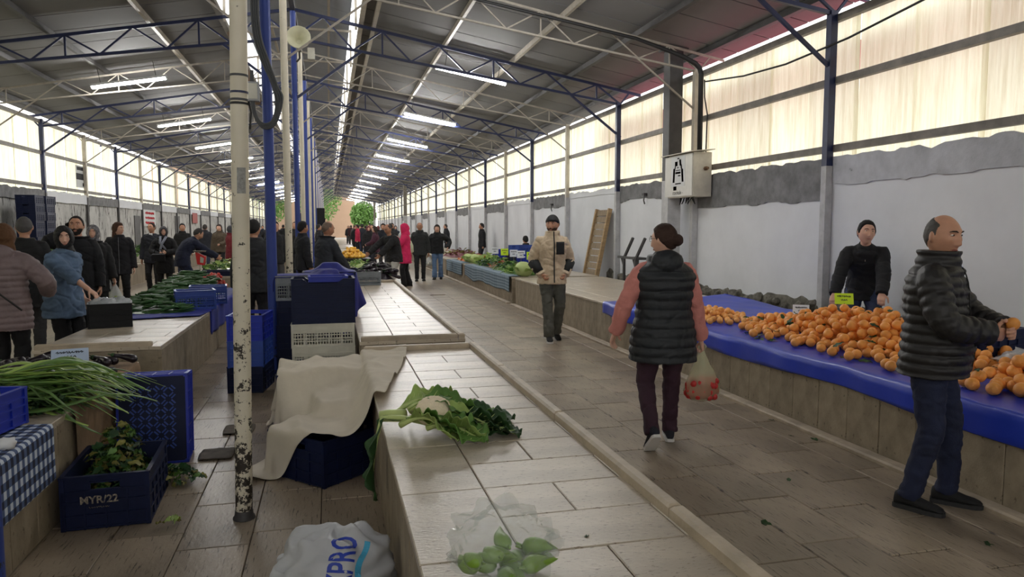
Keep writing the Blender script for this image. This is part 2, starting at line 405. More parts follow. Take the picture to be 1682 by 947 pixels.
for x, zs, w, par in ((XW+.02,(2.68,3.56,4.36),wall_r,wall_r),(XL-.02,(2.78,3.70,4.56),wall_l,wall_l)):
    for z in zs:
        MB().box((x-.04,Y0,z-.045),(x+.04,Y1,z+.045)).build('wall_rail', M_steel_g, par)

# posts, columns and trusses ------------------------------------------------
def truss_parts(side, L, tk=1.0):
    z = lambda t: 6.02 - SL*t
    lb = L-.48
    zb = lambda t: 5.46 + (4.41-5.46)*t/(7.12)
    P = lambda t, zz: (side*t, 0, zz)
    parts = [('top_chord', MB().bar(P(0,z(0)),P(L,z(L)),.052*tk,.062*tk)), ('bottom_chord', MB().bar(P(0,zb(0)),P(lb,zb(lb)),.052*tk,.052*tk))]
    n = 6; xs = [lb*i/n for i in range(n+1)]
    for i in range(n):
        a, b, c = xs[i], (xs[i]+xs[i+1])/2, xs[i+1]
        parts.append(('web_bar', MB().bar(P(a,zb(a)),P(b,z(b)),.034*tk)))
        parts.append(('web_bar', MB().bar(P(b,z(b)),P(c,zb(c)),.034*tk)))
        if i % 2 == 1: parts.append(('web_bar', MB().bar(P(b,z(b)),P(b,zb(b)),.034*tk)))
    parts.append(('web_bar', MB().bar(P(lb-.02,zb(lb)),P(lb+.2,z(lb+.2)),.034*tk)))
    parts.append(('knee_brace', MB().bar(P(7.12 if side>0 else 7.08,3.68),P(5.9,zb(5.9)),.045*tk)))
    parts.append(('column_brace', MB().bar(P(.02,4.25),P(1.35,zb(1.35)),.05*tk)))
    return parts
def all_in_one(parts):
    b = MB()
    for _, p in parts: b.add(p.v, p.f)
    return b
TR = {}
for side, L in ((1,7.6),(-1,7.6)):
    for bl, c in ((True,1.0),(False,.62)):
        pp = truss_parts(side, L, c)
        TR[side,bl] = ([(n, p.mesh(n)) for n, p in pp], all_in_one(pp).mesh('roof_truss'))
ORD = ['first','second','third','fourth','fifth','sixth','seventh','eighth','ninth','tenth','eleventh','twelfth','thirteenth','fourteenth','fifteenth','sixteenth','seventeenth','eighteenth','nineteenth','twentieth','twenty-first','twenty-second','twenty-third','twenty-fourth','twenty-fifth','twenty-sixth']
for i, y in enumerate(LINES):
    if y < 4: continue
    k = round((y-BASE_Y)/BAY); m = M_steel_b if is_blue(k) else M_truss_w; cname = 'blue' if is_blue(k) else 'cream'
    for side in (1,-1):
        sname = 'right' if side > 0 else 'left'
        if y < 45:
            if 8 < y < 45:
                n = round((y-8.5)/BAY)
                lab = f"{cname} roof truss over the {sname} aisle, {ORD[n]} from the viewer"
            else: lab = f"{cname} roof truss high overhead on the {sname}, before the first blue wall post"
            t = empty('roof_truss', (XC,y,0), 0, lab, 'truss', 'steel roof trusses')
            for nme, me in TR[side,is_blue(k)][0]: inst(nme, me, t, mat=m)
        else:
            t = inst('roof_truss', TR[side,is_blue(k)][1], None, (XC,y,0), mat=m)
            tag(t, f"distant {cname} roof truss over the {sname} aisle", 'truss', f'distant {cname} trusses over the {sname} aisle')
# wall posts: painted above, whitewashed below
post_hi = {1: MB().box((-.05,-.05,2.45),(.05,.05,4.45)).mesh('post_upper'), -1: MB().box((-.05,-.05,2.6),(.05,.05,4.62)).mesh('post_upper')}
post_lo = {1: MB().box((-.052,-.052,0),(.052,.052,2.45)).mesh('post_foot'), -1: MB().box((-.052,-.052,0),(.052,.052,2.6)).mesh('post_foot')}
M_wash = mat('whitewashed_steel', sr(186,186,188), .7, .2, 6, spots=sr(96,90,88), sscale=10, samt=.35)
for y in LINES:
    if y < 4: continue
    k = round((y-BASE_Y)/BAY); m = M_steel_b if is_blue(k) else M_steel_w; cname = 'blue' if is_blue(k) else 'cream'
    for side, x in ((1,XW-.06),(-1,XL+.02)):
        sname = 'right' if side > 0 else 'left'; n = round((y-8.5)/BAY)
        far_ = y > 45
        lab = (f"distant {cname} steel post on the {sname} wall" if far_ else f"{cname} steel post on the {sname} wall, {ORD[n]} from the viewer") if y > 8 else f"{cname} steel post on the {sname} wall, nearest the viewer"
        t = empty('steel_post', (x,y,0), 0, lab, 'post', f'distant {cname} posts of the {sname} wall' if far_ else 'wall posts')
        inst('post_upper', post_hi[side], t, mat=m); inst('post_foot', post_lo[side], t, mat=M_wash if side>0 else M_steel_d)

# middle row of round columns
def peeling(name, top, chip, lo, hi, sc=16):
    """paint that has flaked off more towards the foot"""
    m = bpy.data.materials.new(name); m.use_nodes = True; nt = m.node_tree; N = nt.nodes; L = nt.links; p = N['Principled BSDF']; p.inputs['Roughness'].default_value = .5
    tc = N.new('ShaderNodeTexCoord'); sp = N.new('ShaderNodeSeparateXYZ'); L.new(tc.outputs['Object'], sp.inputs[0])
    mr = N.new('ShaderNodeMapRange'); mr.inputs[1].default_value = 0; mr.inputs[2].default_value = 2.2; mr.inputs[3].default_value = lo; mr.inputs[4].default_value = hi; L.new(sp.outputs[2], mr.inputs[0])
    nz = N.new('ShaderNodeTexNoise'); nz.inputs['Scale'].default_value = sc; nz.inputs['Detail'].default_value = 6; nz.inputs['Roughness'].default_value = .75; L.new(tc.outputs['Object'], nz.inputs[0])
    gt = N.new('ShaderNodeMath'); gt.operation = 'GREATER_THAN'; L.new(nz.outputs[0], gt.inputs[0]); L.new(mr.outputs[0], gt.inputs[1])
    n2 = N.new('ShaderNodeTexNoise'); n2.inputs['Scale'].default_value = 5; L.new(tc.outputs['Object'], n2.inputs[0])
    m0 = N.new('ShaderNodeMix'); m0.data_type = 'RGBA'; L.new(n2.outputs[0], m0.inputs[0]); m0.inputs[6].default_value = (*top,1); m0.inputs[7].default_value = (*[c*.72 for c in top],1)
    mx = N.new('ShaderNodeMix'); mx.data_type = 'RGBA'; L.new(gt.outputs[0], mx.inputs[0]); L.new(m0.outputs[2], mx.inputs[6]); mx.inputs[7].default_value = (*chip,1); L.new(mx.outputs[2], p.inputs['Base Color'])
    bp = N.new('ShaderNodeBump'); bp.inputs['Strength'].default_value = .4; bp.inputs['Distance'].default_value = .004; bp.invert = True; L.new(gt.outputs[0], bp.inputs['Height']); L.new(bp.outputs[0], p.inputs['Normal'])
    return m
M_peel_w = peeling('peeling_white_paint', sr(226,218,198), sr(44,38,34), .47, .68)
M_peel_b = peeling('peeling_blue_paint', sr(44,68,150), sr(34,36,46), .56, .72)
M_black = mat('black_rubber', sr(26,26,28), .6)
M_tape = mat('grey_cable', sr(70,72,76), .6)
cyl_me = MB().tube([(0,0,0),(0,0,6.05)],.055,16).mesh('column_shaft', None, True, 40)
foot_me = MB().box((-.09,-.09,0),(.09,.09,.012)).mesh('base_plate', M_steel_d)
for y in LINES:
    k = round((y-BASE_Y)/BAY)
    if y < 8: continue
    b = is_blue(k); n = round((y-8.5)/BAY); cname = 'blue' if b else 'cream'; far_ = y > 45
    t = empty('round_column', (XC,y,0), 0, f"distant {cname} round column in the middle row" if far_ else f"{cname} round steel column in the middle row, {ORD[n+1]} from the viewer", 'column', f'distant {cname} columns' if far_ else 'middle columns')
    inst('column_shaft', cyl_me, t, mat=M_peel_b if b else M_peel_w); inst('base_plate', foot_me, t)
# the near white pole, leaning a little
t = empty('round_column', (-.50,4.28,0), 0, 'near white pole with paint flaked off in black patches at its foot', 'column', 'middle columns')
def pole_pt(z): return Vector((z*.0175, .005*z, z))
MB().tube([pole_pt(z) for z in (0,1.5,3,4.5,6.0)], .0465, 20).build('column_shaft', M_peel_w, t, True, 40)
MB().lathe([(.0,0),(.062,0),(.060,.012),(.052,.02),(.049,.05),(.0,.052)],14).build('base_collar', M_steel_d, t, True, 40)
for z, r_, m in ((2.33,.049,M_tape),(2.37,.0485,M_steel_b),(2.31,.050,M_black),(2.46,.0485,M_tape)):
    MB().tube([pole_pt(z), pole_pt(z+.012)], r_, 20).build('tape_band', m, t, True, 40)
MB().tube([pole_pt(2.33)+Vector((.05,-.01,0)), pole_pt(2.27)+Vector((.062,-.01,0)), pole_pt(2.18)+Vector((.055,-.01,0))], .006, 6).build('cable_tail', M_black, t)
# small sticker on the pole
b = MB()
b.grid(lambda u,v: pole_pt(lerp(1.83,1.97,v)) + Vector((.0475*math.sin(lerp(.25,1.25,u)-.5), -.0475*math.cos(lerp(.25,1.25,u)-.5), 0)), 8, 1)
b.build('sticker', mat('sticker_print', sr(150,150,148), .6, .3, 60, spots=sr(24,24,26), sscale=26, samt=.6), t)

# steel box columns in front of the right wall
for n, (x, y) in enumerate(((6.22,12.62),(5.75,57),(5.75,96))):
    t = empty('box_column', (x,y,0), 0, ['dark steel box column behind the meter cabinet','slim dark column far down the right wall','farthest dark column by the open end'][n], 'column')
    MB().box((-.13,-.13,2.5),(.13,.13,4.92)).build('upper_shaft', M_steel_d if n == 0 else M_steel_g, t)
    MB().box((-.13,-.13,0),(.13,.13,2.5)).build('whitewashed_shaft', M_wash, t)
    MB().box((-.2,-.2,4.86),(.2,.2,4.90)).build('head_plate', M_steel_d, t)

# fluorescent lamps ----------------------------------------------------------
M_tube = emit('fluorescent_tube', (1,.985,.96), LAMP_STRENGTH)
M_hous = mat('lamp_housing', sr(214,216,218), .4)
th = math.atan(SL)
hous_me = MB().box((-.82,-.055,.0),(.82,.055,.05)).box((-.82,-.03,-.035),(-.795,.03,0)).box((.795,-.03,-.035),(.82,.03,0)).mesh('lamp_housing', M_hous)
tube_me = MB().tube([(-.79,0,-.030),(.79,0,-.030)],.029,8).mesh('lamp_tube', M_tube)
rod_me = MB().bar((-.6,0,.05),(-.6,0,.40),.012).bar((.6,0,.05),(.6,0,.40),.012).mesh('hanger_rods', M_steel_d)
for side, xm, zc, ystart in ((1,3.12,4.99,16.2),(-1,-4.42,4.99,18.9)):
    for k in range(-1 if side > 0 else 0, 13):
        y = ystart + 6.75*k; sname = 'right' if side>0 else 'left'
        order = ['first','second','third','fourth','fifth','sixth']
        far_ = k > 5
        lab = f"lit fluorescent lamp above the viewer, {'second' if k == -1 else 'first'} in the right row" if k < 0 else f"distant lit fluorescent lamp over the {sname} aisle" if far_ else f"lit fluorescent tube lamp over the {sname} aisle, {order[k]} from the viewer"
        t = empty('fluorescent_lamp', (xm,y,zc), 0, lab, 'lamp', f'distant lamps of the {sname} aisle' if far_ else 'fluorescent lamps')
        rt = (0, side*th, 0)
        inst('lamp_housing', hous_me, t, rot=rt); inst('lamp_tube', tube_me, t, rot=rt); inst('hanger_rods', rod_me, t, rot=rt)

# outside ---------------------------------------------------------------------
M_ground = mat('asphalt', sr(150,148,144), .9, .2, 1)
g = MB().box((-60,-40,-.4),(60,190,-.2)).build('ground', M_ground); tag(g, kind='structure')
M_bld = mat('peach_render', sr(168,140,118), .9, .06, .5)
t = empty('building', (-2,128,-.2), 0, 'pale peach building beyond the open far end', 'building')
MB().box((-26,0,0),(6.4,10,11.5)).build('facade', M_bld, t)
MB().box((-26.4,-.4,11.5),(6.8,10.4,11.9)).build('parapet', M_wall, t)
M_bounce = mat('red_bounce_cloth', sr(246,112,146), .8, .08, 3, transl=.10)  # unseen cloth, added and shaped to bounce pink light onto the roof underside
t = empty('bounce_awning', (XW+.45,3.5,0), 0, 'unseen pink red cloth added outside to bounce light under the right eave', 'bounce_awning')
MB().grid(lambda u,v: (u*.8, v*14, 4.14-.16*u+.02*math.sin(v*60)), 8, 40).build('bounce_cloth', M_bounce, t, True)
for k in range(6): MB().bar((.78,k*2.79+.03,-.2),(.78,k*2.79+.03,3.96),.04).build('bounce_awning_post', M_steel_w, t)
# ================================================================ stone stalls
random.seed(11)
_slabs = {}
def slab_me(w, d, m, t=.03):
    k = (round(w,3), round(d,3), m.name, t)
    if k not in _slabs: _slabs[k] = MB().slab((-w/2+.002,-d/2+.002,-t),(w/2-.002,d/2-.002,0),.004).mesh('stone_slab', m)
    return _slabs[k]

def stall(x0, x1, y0, y1, label, top='field', faces='', near=16.0, kerbs='', z=TOP, group='stone stalls'):
    """masonry stall: slabs laid on the top, upright facing slabs, a raised kerb"""
    t = empty('stone_stall', (x0,y0,0), 0, label, 'stall', group)
    w, l = x1-x0, y1-y0
    MB().box((.028,.028,0),(w-.028,l-.028,z-.03)).build('stall_core', M_core, t)
    # worktop
    if y0 < near:
        def put(xa, xb, ya, yb, n='top_slab'):
            if xb-xa < .03 or yb-ya < .03: return
            inst(n, slab_me(xb-xa, yb-ya, M_stall), t, ((xa+xb)/2, (ya+yb)/2, z+jit(.0008)))
        ye = min(l, near+2-y0)
        bw = .33
        y = 0
        while y < ye: put(-.012, bw, y-(.012 if y == 0 else 0), min(y+.63, ye)); y += .63
        cols = max(1, round((w-bw)/.62)); cw = .60
        y = 0; r = 0
        while y < ye:
            yb = min(y+.315, ye); off = (r % 2)*.3
            x = bw - (off if off else 0)
            while x < w:
                put(max(x,bw), min(x+cw, w), y-(.012 if y == 0 else 0), yb); x += cw
            y += .315; r += 1
        if ye < l: MB().box((0,ye,z-.03),(w,l,z)).build('far_worktop', M_stall, t)
    else:
        MB().box((-.01,0,z-.03),(w+.01,l,z)).build('far_worktop', M_stall, t)
    for f in faces:
        if f in 'lr':
            y = 0; x = .0 if f == 'l' else w
            rot = (0, R(-90), 0) if f == 'l' else (0, R(90), 0)
            while y < l-.03 and y0+y < near+4:
                d = min(.335, l-y)
                inst('facing_slab', slab_me(z-.03, d, M_side), t, (x+jit(.0015), y+d/2, (z-.03)/2), rot); y += d
            if y < l-.03: MB().box((x-(0 if f=='l' else .03),y,0),(x+(.03 if f=='l' else 0),l,z-.03)).build('far_facing', M_side, t)
        else:
            x = 0; yy = 0 if f == 'n' else l
            while x < w-.03:
                d = min(.335, w-x)
                inst('facing_slab', slab_me(d, z-.03, M_side), t, (x+d/2, yy, (z-.03)/2), (R(90) if f == 'n' else R(-90),0,0)); x += d
    for kk in kerbs:
        if kk in 'lr':
            y = 0; x = .035 if kk == 'l' else w-.035
            while y < l:
                d = min(1.42, l-y); b = MB().slab((-.030,.003,0),(.030,d-.003,.048),.012)
                b.build('kerb_stone', M_kerb, t, loc=(x+jit(.002),y,z)); y += d
        else:
            y = .035 if kk == 'n' else l-.035; x = .0
            while x < w-.08:
                d = min(.95, w-.072-x); b = MB().slab((.003,-.030,0),(d-.003,.030,.046),.012); b.build('kerb_stone', M_kerb, t, loc=(x,y+jit(.002),z)); x += d
    return t
stall(.27, 1.27, 1.0, 6.42, 'near travertine stall with cauliflower leaves on its bare top', faces='lfn', kerbs='rf')
stall(.27, 1.27, 6.95, 14.4, 'bare kerbed stone stall behind the near one in the middle row', faces='ln', kerbs='nrf')
stall(.27, 1.27, 15.0, 22.0, 'middle stall heaped with dark aubergines behind the bare one', faces='lnr', kerbs='', near=14)
stall(3.80, 5.75, 1.0, 14.9, 'long stall by the right wall carrying the orange heaps and blue sheet', faces='lf', near=16)
stall(3.80, 5.75, 15.2, 24.0, 'right stall with a checked blue cloth skirt and greens', faces='ln', near=14)
stall(-2.53, -1.50, 1.5, 6.35, 'near left stall with green onions and a brown sack cloth', faces='rf', near=16)
stall(-2.53, -1.50, 7.15, 13.6, 'left stall holding the black crate and the cucumber heap', faces='rn', near=16, kerbs='n')
stall(-2.53, -1.50, 14.2, 21.0, 'left stall beyond the tomatoes with a wood brown end', faces='rn', near=14, z=.74)
for i, y in enumerate((22.6, 30, 37.4)):
    stall(.27, 1.27, y, y+6.8, ['middle stall with the yellow fruit pyramid','middle stall beyond the yellow fruit, half hidden by shoppers','farthest middle stall among the crowd'][i], faces='ln', near=14)
    stall(-2.53, -1.50, y, y+6.8, ['left stall at the height of the yellow fruit','left stall far behind the bending man','farthest left stall among the crowd'][i], faces='rn', near=14)
    stall(3.80, 5.75, 24.3+i*8.3, 32.4+i*8.3, ['right stall behind the girl in jeans','right stall far beyond the girl in jeans','farthest right stall by the crowd'][i], faces='ln', near=14)
stall(-7.6, -5.4, 9.0, 24.0, 'long stall against the flaking left wall', faces='r', near=5)
stall(-7.6, -5.4, 24.6, 48.0, 'second long stall against the flaking left wall', faces='r', near=5)
# low plinth along the foot of the right stall
M_pl = mat('pale_plinth', sr(170,156,138), .7, .3, 5, (1,1,1), .3, 30, spots=sr(90,78,66), sscale=10, samt=.35)
pl = MB()
pl.slab((3.68,1.0,0),(3.785,14.9,.035),.012).slab((3.68,15.2,0),(3.785,40,.035),.012)
tag(pl.build('trim_1', M_pl), kind='structure')

# ---------------------------------------------------------------- plastic crates
M_cr_navy = mat('navy_plastic', sr(20,29,62), .5, .2, 6, rnd=.08, spec=.25)
M_cr_blue = mat('cobalt_plastic', sr(26,48,170), .42, .12, 6)
M_cr_mid = mat('mid_blue_plastic', sr(44,74,160), .45, .12, 6)
M_cr_white = mat('off_white_plastic', sr(206,204,192), .5, .12, 7, spots=sr(150,140,120), sscale=9, samt=.25)
M_cr_grey = mat('grey_plastic', sr(128,134,140), .5, .15, 7)
M_cr_black = mat('black_plastic', sr(17,17,21), .5, .2, 7, spec=.25)
_cr = {}
def crate_meshes(w, d, h, style):
    """w along x, d along y. style: ribbed | slotted | eared"""
    k = (w,d,h,style)
    if k in _cr: return _cr[k]
    out = []
    def panel(L, H, kind, handle):
        """panel in the xz plane centred on x, thickness along y (outside = -y)"""
        b = MB(); t = .006
        def plate(x0,x1,z0,z1): b.box((x0,-t/2,z0),(x1,t/2,z1))
        hz0, hz1 = H*.74, H*.86; hx = L*.17 if handle else 0
        def band(z0, z1):
            if handle and z0 < hz1 and z1 > hz0: plate(-L/2,-hx,z0,z1); plate(hx,L/2,z0,z1)
            else: plate(-L/2,L/2,z0,z1)
        if kind == 'slotted':
            band(0,H*.14); band(H*.6,hz0); band(hz0,hz1); band(hz1,H*.97)
            n = int(L/.026)
            for i in range(n+1):
                x = -L/2+L*i/n; b.box((x-.0045,-t/2,H*.14),(x+.0045,t/2,H*.6))
            b.box((-L/2,-t,H*.36),(L/2,t,H*.40))
        else:
            band(0,hz0); band(hz0,hz1); band(hz1,H*.97)
        # ribs proud of the plate
        for z in ([.02,.25,.5,.70] if kind != 'eared' else [.02,.18,.34,.5,.66]):
            zz = H*z; b.box((-L/2,-t-.007,zz),(L/2,-t/2,zz+.009))
        n = max(2, round(L/.12))
        for i in range(n+1):
            x = -L/2+L*i/n; b.box((x-.005,-t-.006,0),(x+.005,-t/2,H*.7))
        # rim and handle lip
        if kind == 'eared':
            e = L*.17; H2 = H*1.0; dip = H*.80
            for sx in (-1,1):
                b.box((min(sx*L/2,sx*(L/2-e)),-.012,H*.7),(max(sx*L/2,sx*(L/2-e)),.006,H2))
                x0, x1 = sx*(L/2-e), sx*(L/2-e-.06)
                b.add([(x0,-.012,dip),(x1,-.012,dip),(x0,-.012,H2),(x0,.006,dip),(x1,.006,dip),(x0,.006,H2)],[(0,1,2),(3,5,4),(0,3,4,1),(1,4,5,2),(2,5,3,0)])
            b2 = MB()
            for i in range(0,len(b.v),1): pass
            b.box((-L/2+e,-.013,dip-.012),(L/2-e,.007,dip))
        else:
            b.box((-L/2-.01,-.016,H*.96),(L/2+.01,.008,H))
            if handle:
                b.box((-hx-.008,-.012,hz0-.008),(hx+.008,-t/2,hz0)); b.box((-hx-.008,-.012,hz1),(hx+.008,-t/2,hz1+.008))
        return b
    kind = style
    if kind == 'eared':
        pl_ = MB(); L, H, t = w, h, .006
        pl_ = panel(w, h, 'eared', False)
        # cut the plate above the dip: rebuild plate lower
        pl_.v = [(x, y, min(z, h*.80)) if (abs(x) < w/2-w*.17-.0601 or abs(abs(x)-w/2) < 1e-6 and z > h*.9 and abs(y) <= .0031) else (x,y,z) for x,y,z in pl_.v]
        long_ = pl_.mesh('side_panel')
    else: long_ = panel(w, h, kind, w < d).mesh('side_panel')
    short_ = panel(d, h, 'ribbed' if kind == 'eared' else kind, kind == 'eared' or d <= w).mesh('end_panel')
    base = MB().box((-w/2,-d/2,.006),(w/2,d/2,.012)); tread = MB()
    # diamond tread bars under the base
    for i in range(int(w/.05)):
        for j in range(int(d/.05)):
            c = Vector((-w/2+.05*(i+.75), -d/2+.05*(j+.75), .003)); a = R(45 if (i+j)%2 else -45)
            if abs(c.x) > w/2-.07 or abs(c.y) > d/2-.07: continue
            for o in (-.010,.010):
                nrm = Vector((-math.sin(a),math.cos(a),0))*o; dr = Vector((math.cos(a),math.sin(a),0))*.018
                tread.bar(c+nrm-dr, c+nrm+dr, .009, .008)
    posts = MB().box((-.012,-.012,0),(.012,.012,h*.985))
    _cr[k] = (long_, short_, base.mesh('crate_base'), posts.mesh('corner_post'), tread.mesh('base_tread'))
    return _cr[k]

def crate(loc, rz, m, label, w=.6, d=.4, h=.27, style='ribbed', group='plastic crates', tilt=None, base_mat=None):
    t = empty('plastic_crate', loc, rz, label, 'crate', group)
    if tilt: t.rotation_euler = tilt
    a, b_, c, p, tr = crate_meshes(w, d, h, style)
    inst('side_panel', a, t, (0,-d/2,0), mat=m); inst('side_panel', a, t, (0,d/2,0), (0,0,math.pi), mat=m)
    inst('end_panel', b_, t, (-w/2,0,0), (0,0,-math.pi/2), mat=m); inst('end_panel', b_, t, (w/2,0,0), (0,0,math.pi/2), mat=m)
    bo = inst('crate_base', c, t, mat=base_mat or m)
    if base_mat: tag(inst('base_tread', tr, bo, mat=M_cr_mid), kind='stuff')
    [inst('corner_post', p, t, (sx*w/2,sy*d/2,0), mat=m) for sx in (-1,1) for sy in (-1,1)]
    return t
# stack left of the second middle stall
z = 0
for i, (m, s, h, lab) in enumerate(((M_cr_white,'slotted',.235,'lowest off-white slotted crate of the tall stack beside the stall'),
                           (M_cr_white,'slotted',.235,'middle off-white slotted crate of the tall stack beside the stall'),
                           (M_cr_white,'slotted',.235,'upper off-white slotted crate under the two navy crates'),
                           (M_cr_navy,'ribbed',.21,'navy crate between the off-white crate and the topmost eared one'),
                           (M_cr_navy,'eared',.245,'topmost navy crate with a dipped front rim'),)):
    crate((-.07+jit(.006), 7.62+jit(.006), z), jit(.015), m, lab, .585, .40, h, s); z += h-.005
crate((-.02,7.66,z-.225), .03, M_cr_blue, 'bright blue shallow tray nested in the topmost navy crate', .36, .30, .245, 'ribbed')
# stacks behind it under the dark blue cloth
for i in range(4):
    crate((-.28+jit(.01), 8.65, .275*i), jit(.03), M_cr_grey if i == 3 else M_cr_navy, ['bottom navy crate hidden behind the tall stack','second navy crate behind the tall stack','third navy crate behind the tall stack','grey slotted crate under the dark blue cloth'][i], .6, .4, .28, 'slotted' if i == 3 else 'ribbed')
    crate((.0+jit(.01), 9.25, .275*i), jit(.03), M_cr_navy, ['bottom','second','third','topmost'][i]+' crate of the navy stack farther behind the tall stack', .6, .4, .28, 'ribbed')
# stack by the blue column
for i in range(3):
    crate((-.80+jit(.012), 7.85+jit(.01), .255*i), R(84)+jit(.04), (M_cr_navy,M_cr_mid,M_cr_blue)[i], ['navy crate at the foot of the stack by the blue column','mid blue crate in the stack by the blue column','cobalt crate with red goods atop the stack by the blue column'][i], .50, .32, .265, 'ribbed')
# crate on the floor at the near stall
crate((-.03,5.03,0), R(42), M_cr_navy, 'navy crate on the floor half covered by the beige sheet', .55, .52, .30, 'ribbed')
# under the sheet
crate((-.09,5.95,0), R(2), M_cr_navy, 'navy crate hidden low under the beige sheet', .6, .5, .27, 'ribbed')
crate((-.09,5.95,.272), R(-2), M_cr_navy, 'upper navy crate under the beige sheet', .6, .5, .26, 'ribbed')
# left: crate of greens, crate standing on end
gc = crate((-1.235,4.63,0), R(3), M_cr_navy, 'navy crate with wilted greens and worn lettering on its end', .42, .60, .30, 'ribbed')
sc_ = crate((-1.215,5.46,.30), 0, M_cr_blue, 'cobalt crate standing on end with its treaded underside showing', .60, .43, .30, 'ribbed', tilt=(R(90),R(90),0), base_mat=M_cr_navy)
sc_.rotation_euler = Euler((0,0,0)); sc_.matrix_world = Matrix.Translation((-1.215,5.44,.312)) @ Matrix.Rotation(R(4),4,'Z') @ Matrix.Rotation(R(-96),4,'X') @ Matrix.Rotation(R(90),4,'Z')
# lettering cast on the crate end
def text(name, body, size, m, parent, loc, rot, ext=.001, bold=0, align='CENTER'):
    cu = bpy.data.curves.new(name,'FONT'); cu.body = body; cu.size = size; cu.extrude = ext; cu.offset = bold; cu.align_x = align; cu.align_y = 'CENTER'; cu.resolution_u = 3
    tmp = bpy.data.objects.new(name, cu); WORK.collection.objects.link(tmp); vl = WORK.view_layers[0]; vl.update(); dg = vl.depsgraph
    me = bpy.data.meshes.new_from_object(tmp.evaluated_get(dg)); bpy.data.objects.remove(tmp); bpy.data.curves.remove(cu)
    me.materials.clear(); me.materials.append(m)
    return inst(name, me, parent, loc, rot)
def scribble(name, m, parent, loc, rot, w, h, n=10, r=.0012, seed=0):
    """an illegible handwritten line"""
    rg = random.Random(seed+n); pts = []
    for k in range(n*3+1):
        t = k/(n*3); pts.append((-w/2+w*t+rg.uniform(-.3,.3)*w/n, h*.5*math.sin(k*2.1)*rg.uniform(.5,1), 0))
    return MB().tube(pts, r, 4).build(name, m, parent, loc=tuple(loc), rot=rot)
M_cream_print = mat('worn_cream_print', sr(190,176,150), .8, .4, 60, col2=sr(60,62,80))
text('lettering', 'MYR/22', .058, M_cream_print, gc, (-.03,-.3175,.165), (R(90),0,0), .001, .0012)
scribble('worn_print', M_cream_print, gc, (-.03,-.3175,.125), (R(90),0,0), .10, .012, 9, .0012)
# right: navy crate behind the jacketed man, crates behind the stalls
crate((5.02,4.72,TOP+.012), R(12), M_cr_navy, 'navy crate on the blue sheet behind the man in the puffer jacket', .6, .4, .27, 'ribbed')
bc = crate((-2.33,8.74,TOP), R(14), M_cr_black, 'black crate full of bagged goods under the denim woman\'s hand', .40, .34, .26, 'ribbed')
crate((-1.72,10.25,TOP+.01), R(14), M_cr_mid, 'mid blue crate beside the cucumbers', .46, .34, .25, 'slotted')
crate((-1.66,10.95,TOP+.01), R(8), M_cr_mid, 'second mid blue crate behind the one beside the cucumbers', .46, .34, .25, 'slotted')
crate((-1.84,4.20,TOP+.02), R(80), M_cr_blue, 'cobalt tray on the checked cloth at the left edge', .50, .36, .20, 'ribbed')
crate((.62,13.85,TOP), R(2), M_cr_grey, 'grey slotted crate at the far end of the bare stall', .56, .36, .25, 'slotted')
crate((.28,15.2,TOP), 0, M_cr_navy, 'low navy crate next to the aubergines', .5,.36,.24,'ribbed')
crate((-.35,14.0,0), R(5), M_cr_navy, 'navy crate by the cream column, lower of two', .55, .4, .3, 'ribbed')
crate((-.35,14.0,.298), R(5), M_cr_navy, 'navy crate with a slanted rim by the cream column, upper of two', .55, .4, .3, 'eared')
for j, (x, y, n, m) in enumerate(((-.50,40.0,10,M_cr_black),(-1.15,40.6,9,M_cr_black),(-7.1,20.4,9,M_cr_navy),(-7.1,21.1,9,M_cr_navy))):
    for i in range(n):
        crate((x+jit(.015),y+jit(.01),(0 if x > -2 else TOP)+.262*i if x > -2 else TOP+.205*i), jit(.03)+(0 if x>-2 else R(90)), m, ORD[i]+' crate from the bottom of the '+['black stack far behind the bald man','black stack beside the farther one','near navy stack against the left wall','far navy stack against the left wall'][j], .6, .4, .265 if x > -2 else .207, 'ribbed', group=['black crates stacked behind the bald man','black crates stacked left of the tallest stack','navy crates stacked at the left wall','navy crates of the shorter stack at the left wall'][j])
for i, (x,y,z_,m,lab) in enumerate(((5.55,23.4,TOP,M_cr_blue,'tall cobalt crate at the far end of the greens stall'),(5.6,21.6,TOP,M_cr_navy,'navy crate behind the greens beside the scales'),(5.6,20.9,TOP,M_cr_navy,'navy crate nearer the seated vendor'),(5.6,21.3,TOP+.27,M_cr_mid,'mid blue crate lying on two navy ones behind the greens'),(5.3,19.2,TOP,M_cr_blue,'cobalt crate in front of the seated vendor'))):
    crate((x,y,z_), R(10*i), m, lab, .6, .42, .34 if i in (0,4) else .26, 'ribbed')

# ---------------------------------------------------------------- cloths
def cloth(name, fn, nu, nv, m, label, cat='cloth', parent=None, thick=.004, uv=None):
    me = MB().grid(fn, nu, nv).mesh(name, m, True)
    if uv:
        l = me.uv_layers.new(name='uv'); w = nu+1
        for lp in me.loops:
            vi = lp.vertex_index; l.data[lp.index].uv = ((vi % w)/nu*uv[0], (vi//w)/nv*uv[1])
    o = inst(name, me, parent)
    md = o.modifiers.new('thickness','SOLIDIFY'); md.thickness = thick; md.offset = 1
    if label: tag(o, label, cat)
    return o
def fbm(x, y, z=0, o=4): return noise.fractal(Vector((x,y,z)), 1, 2, o)
def fold(x, y, s=0):
    """sharp-ish cloth creases"""
    n = noise.noise(Vector((x,y,s))); return (1-abs(n)*2.2)
M_tarp = mat('cobalt_tarpaulin', sr(34,62,190), .38, .15, 2, (1,1,1), .25, 10, rnd=0)
M_navycloth = mat('dark_blue_cloth', sr(24,32,120), .7, .3, 5, (1,1,1), .2, 20)
M_sheet_b = mat('beige_canvas', sr(212,203,187), .9, .1, 2.5, (1,1,1), .25, 30, spots=sr(150,134,112), sscale=5, samt=.3)
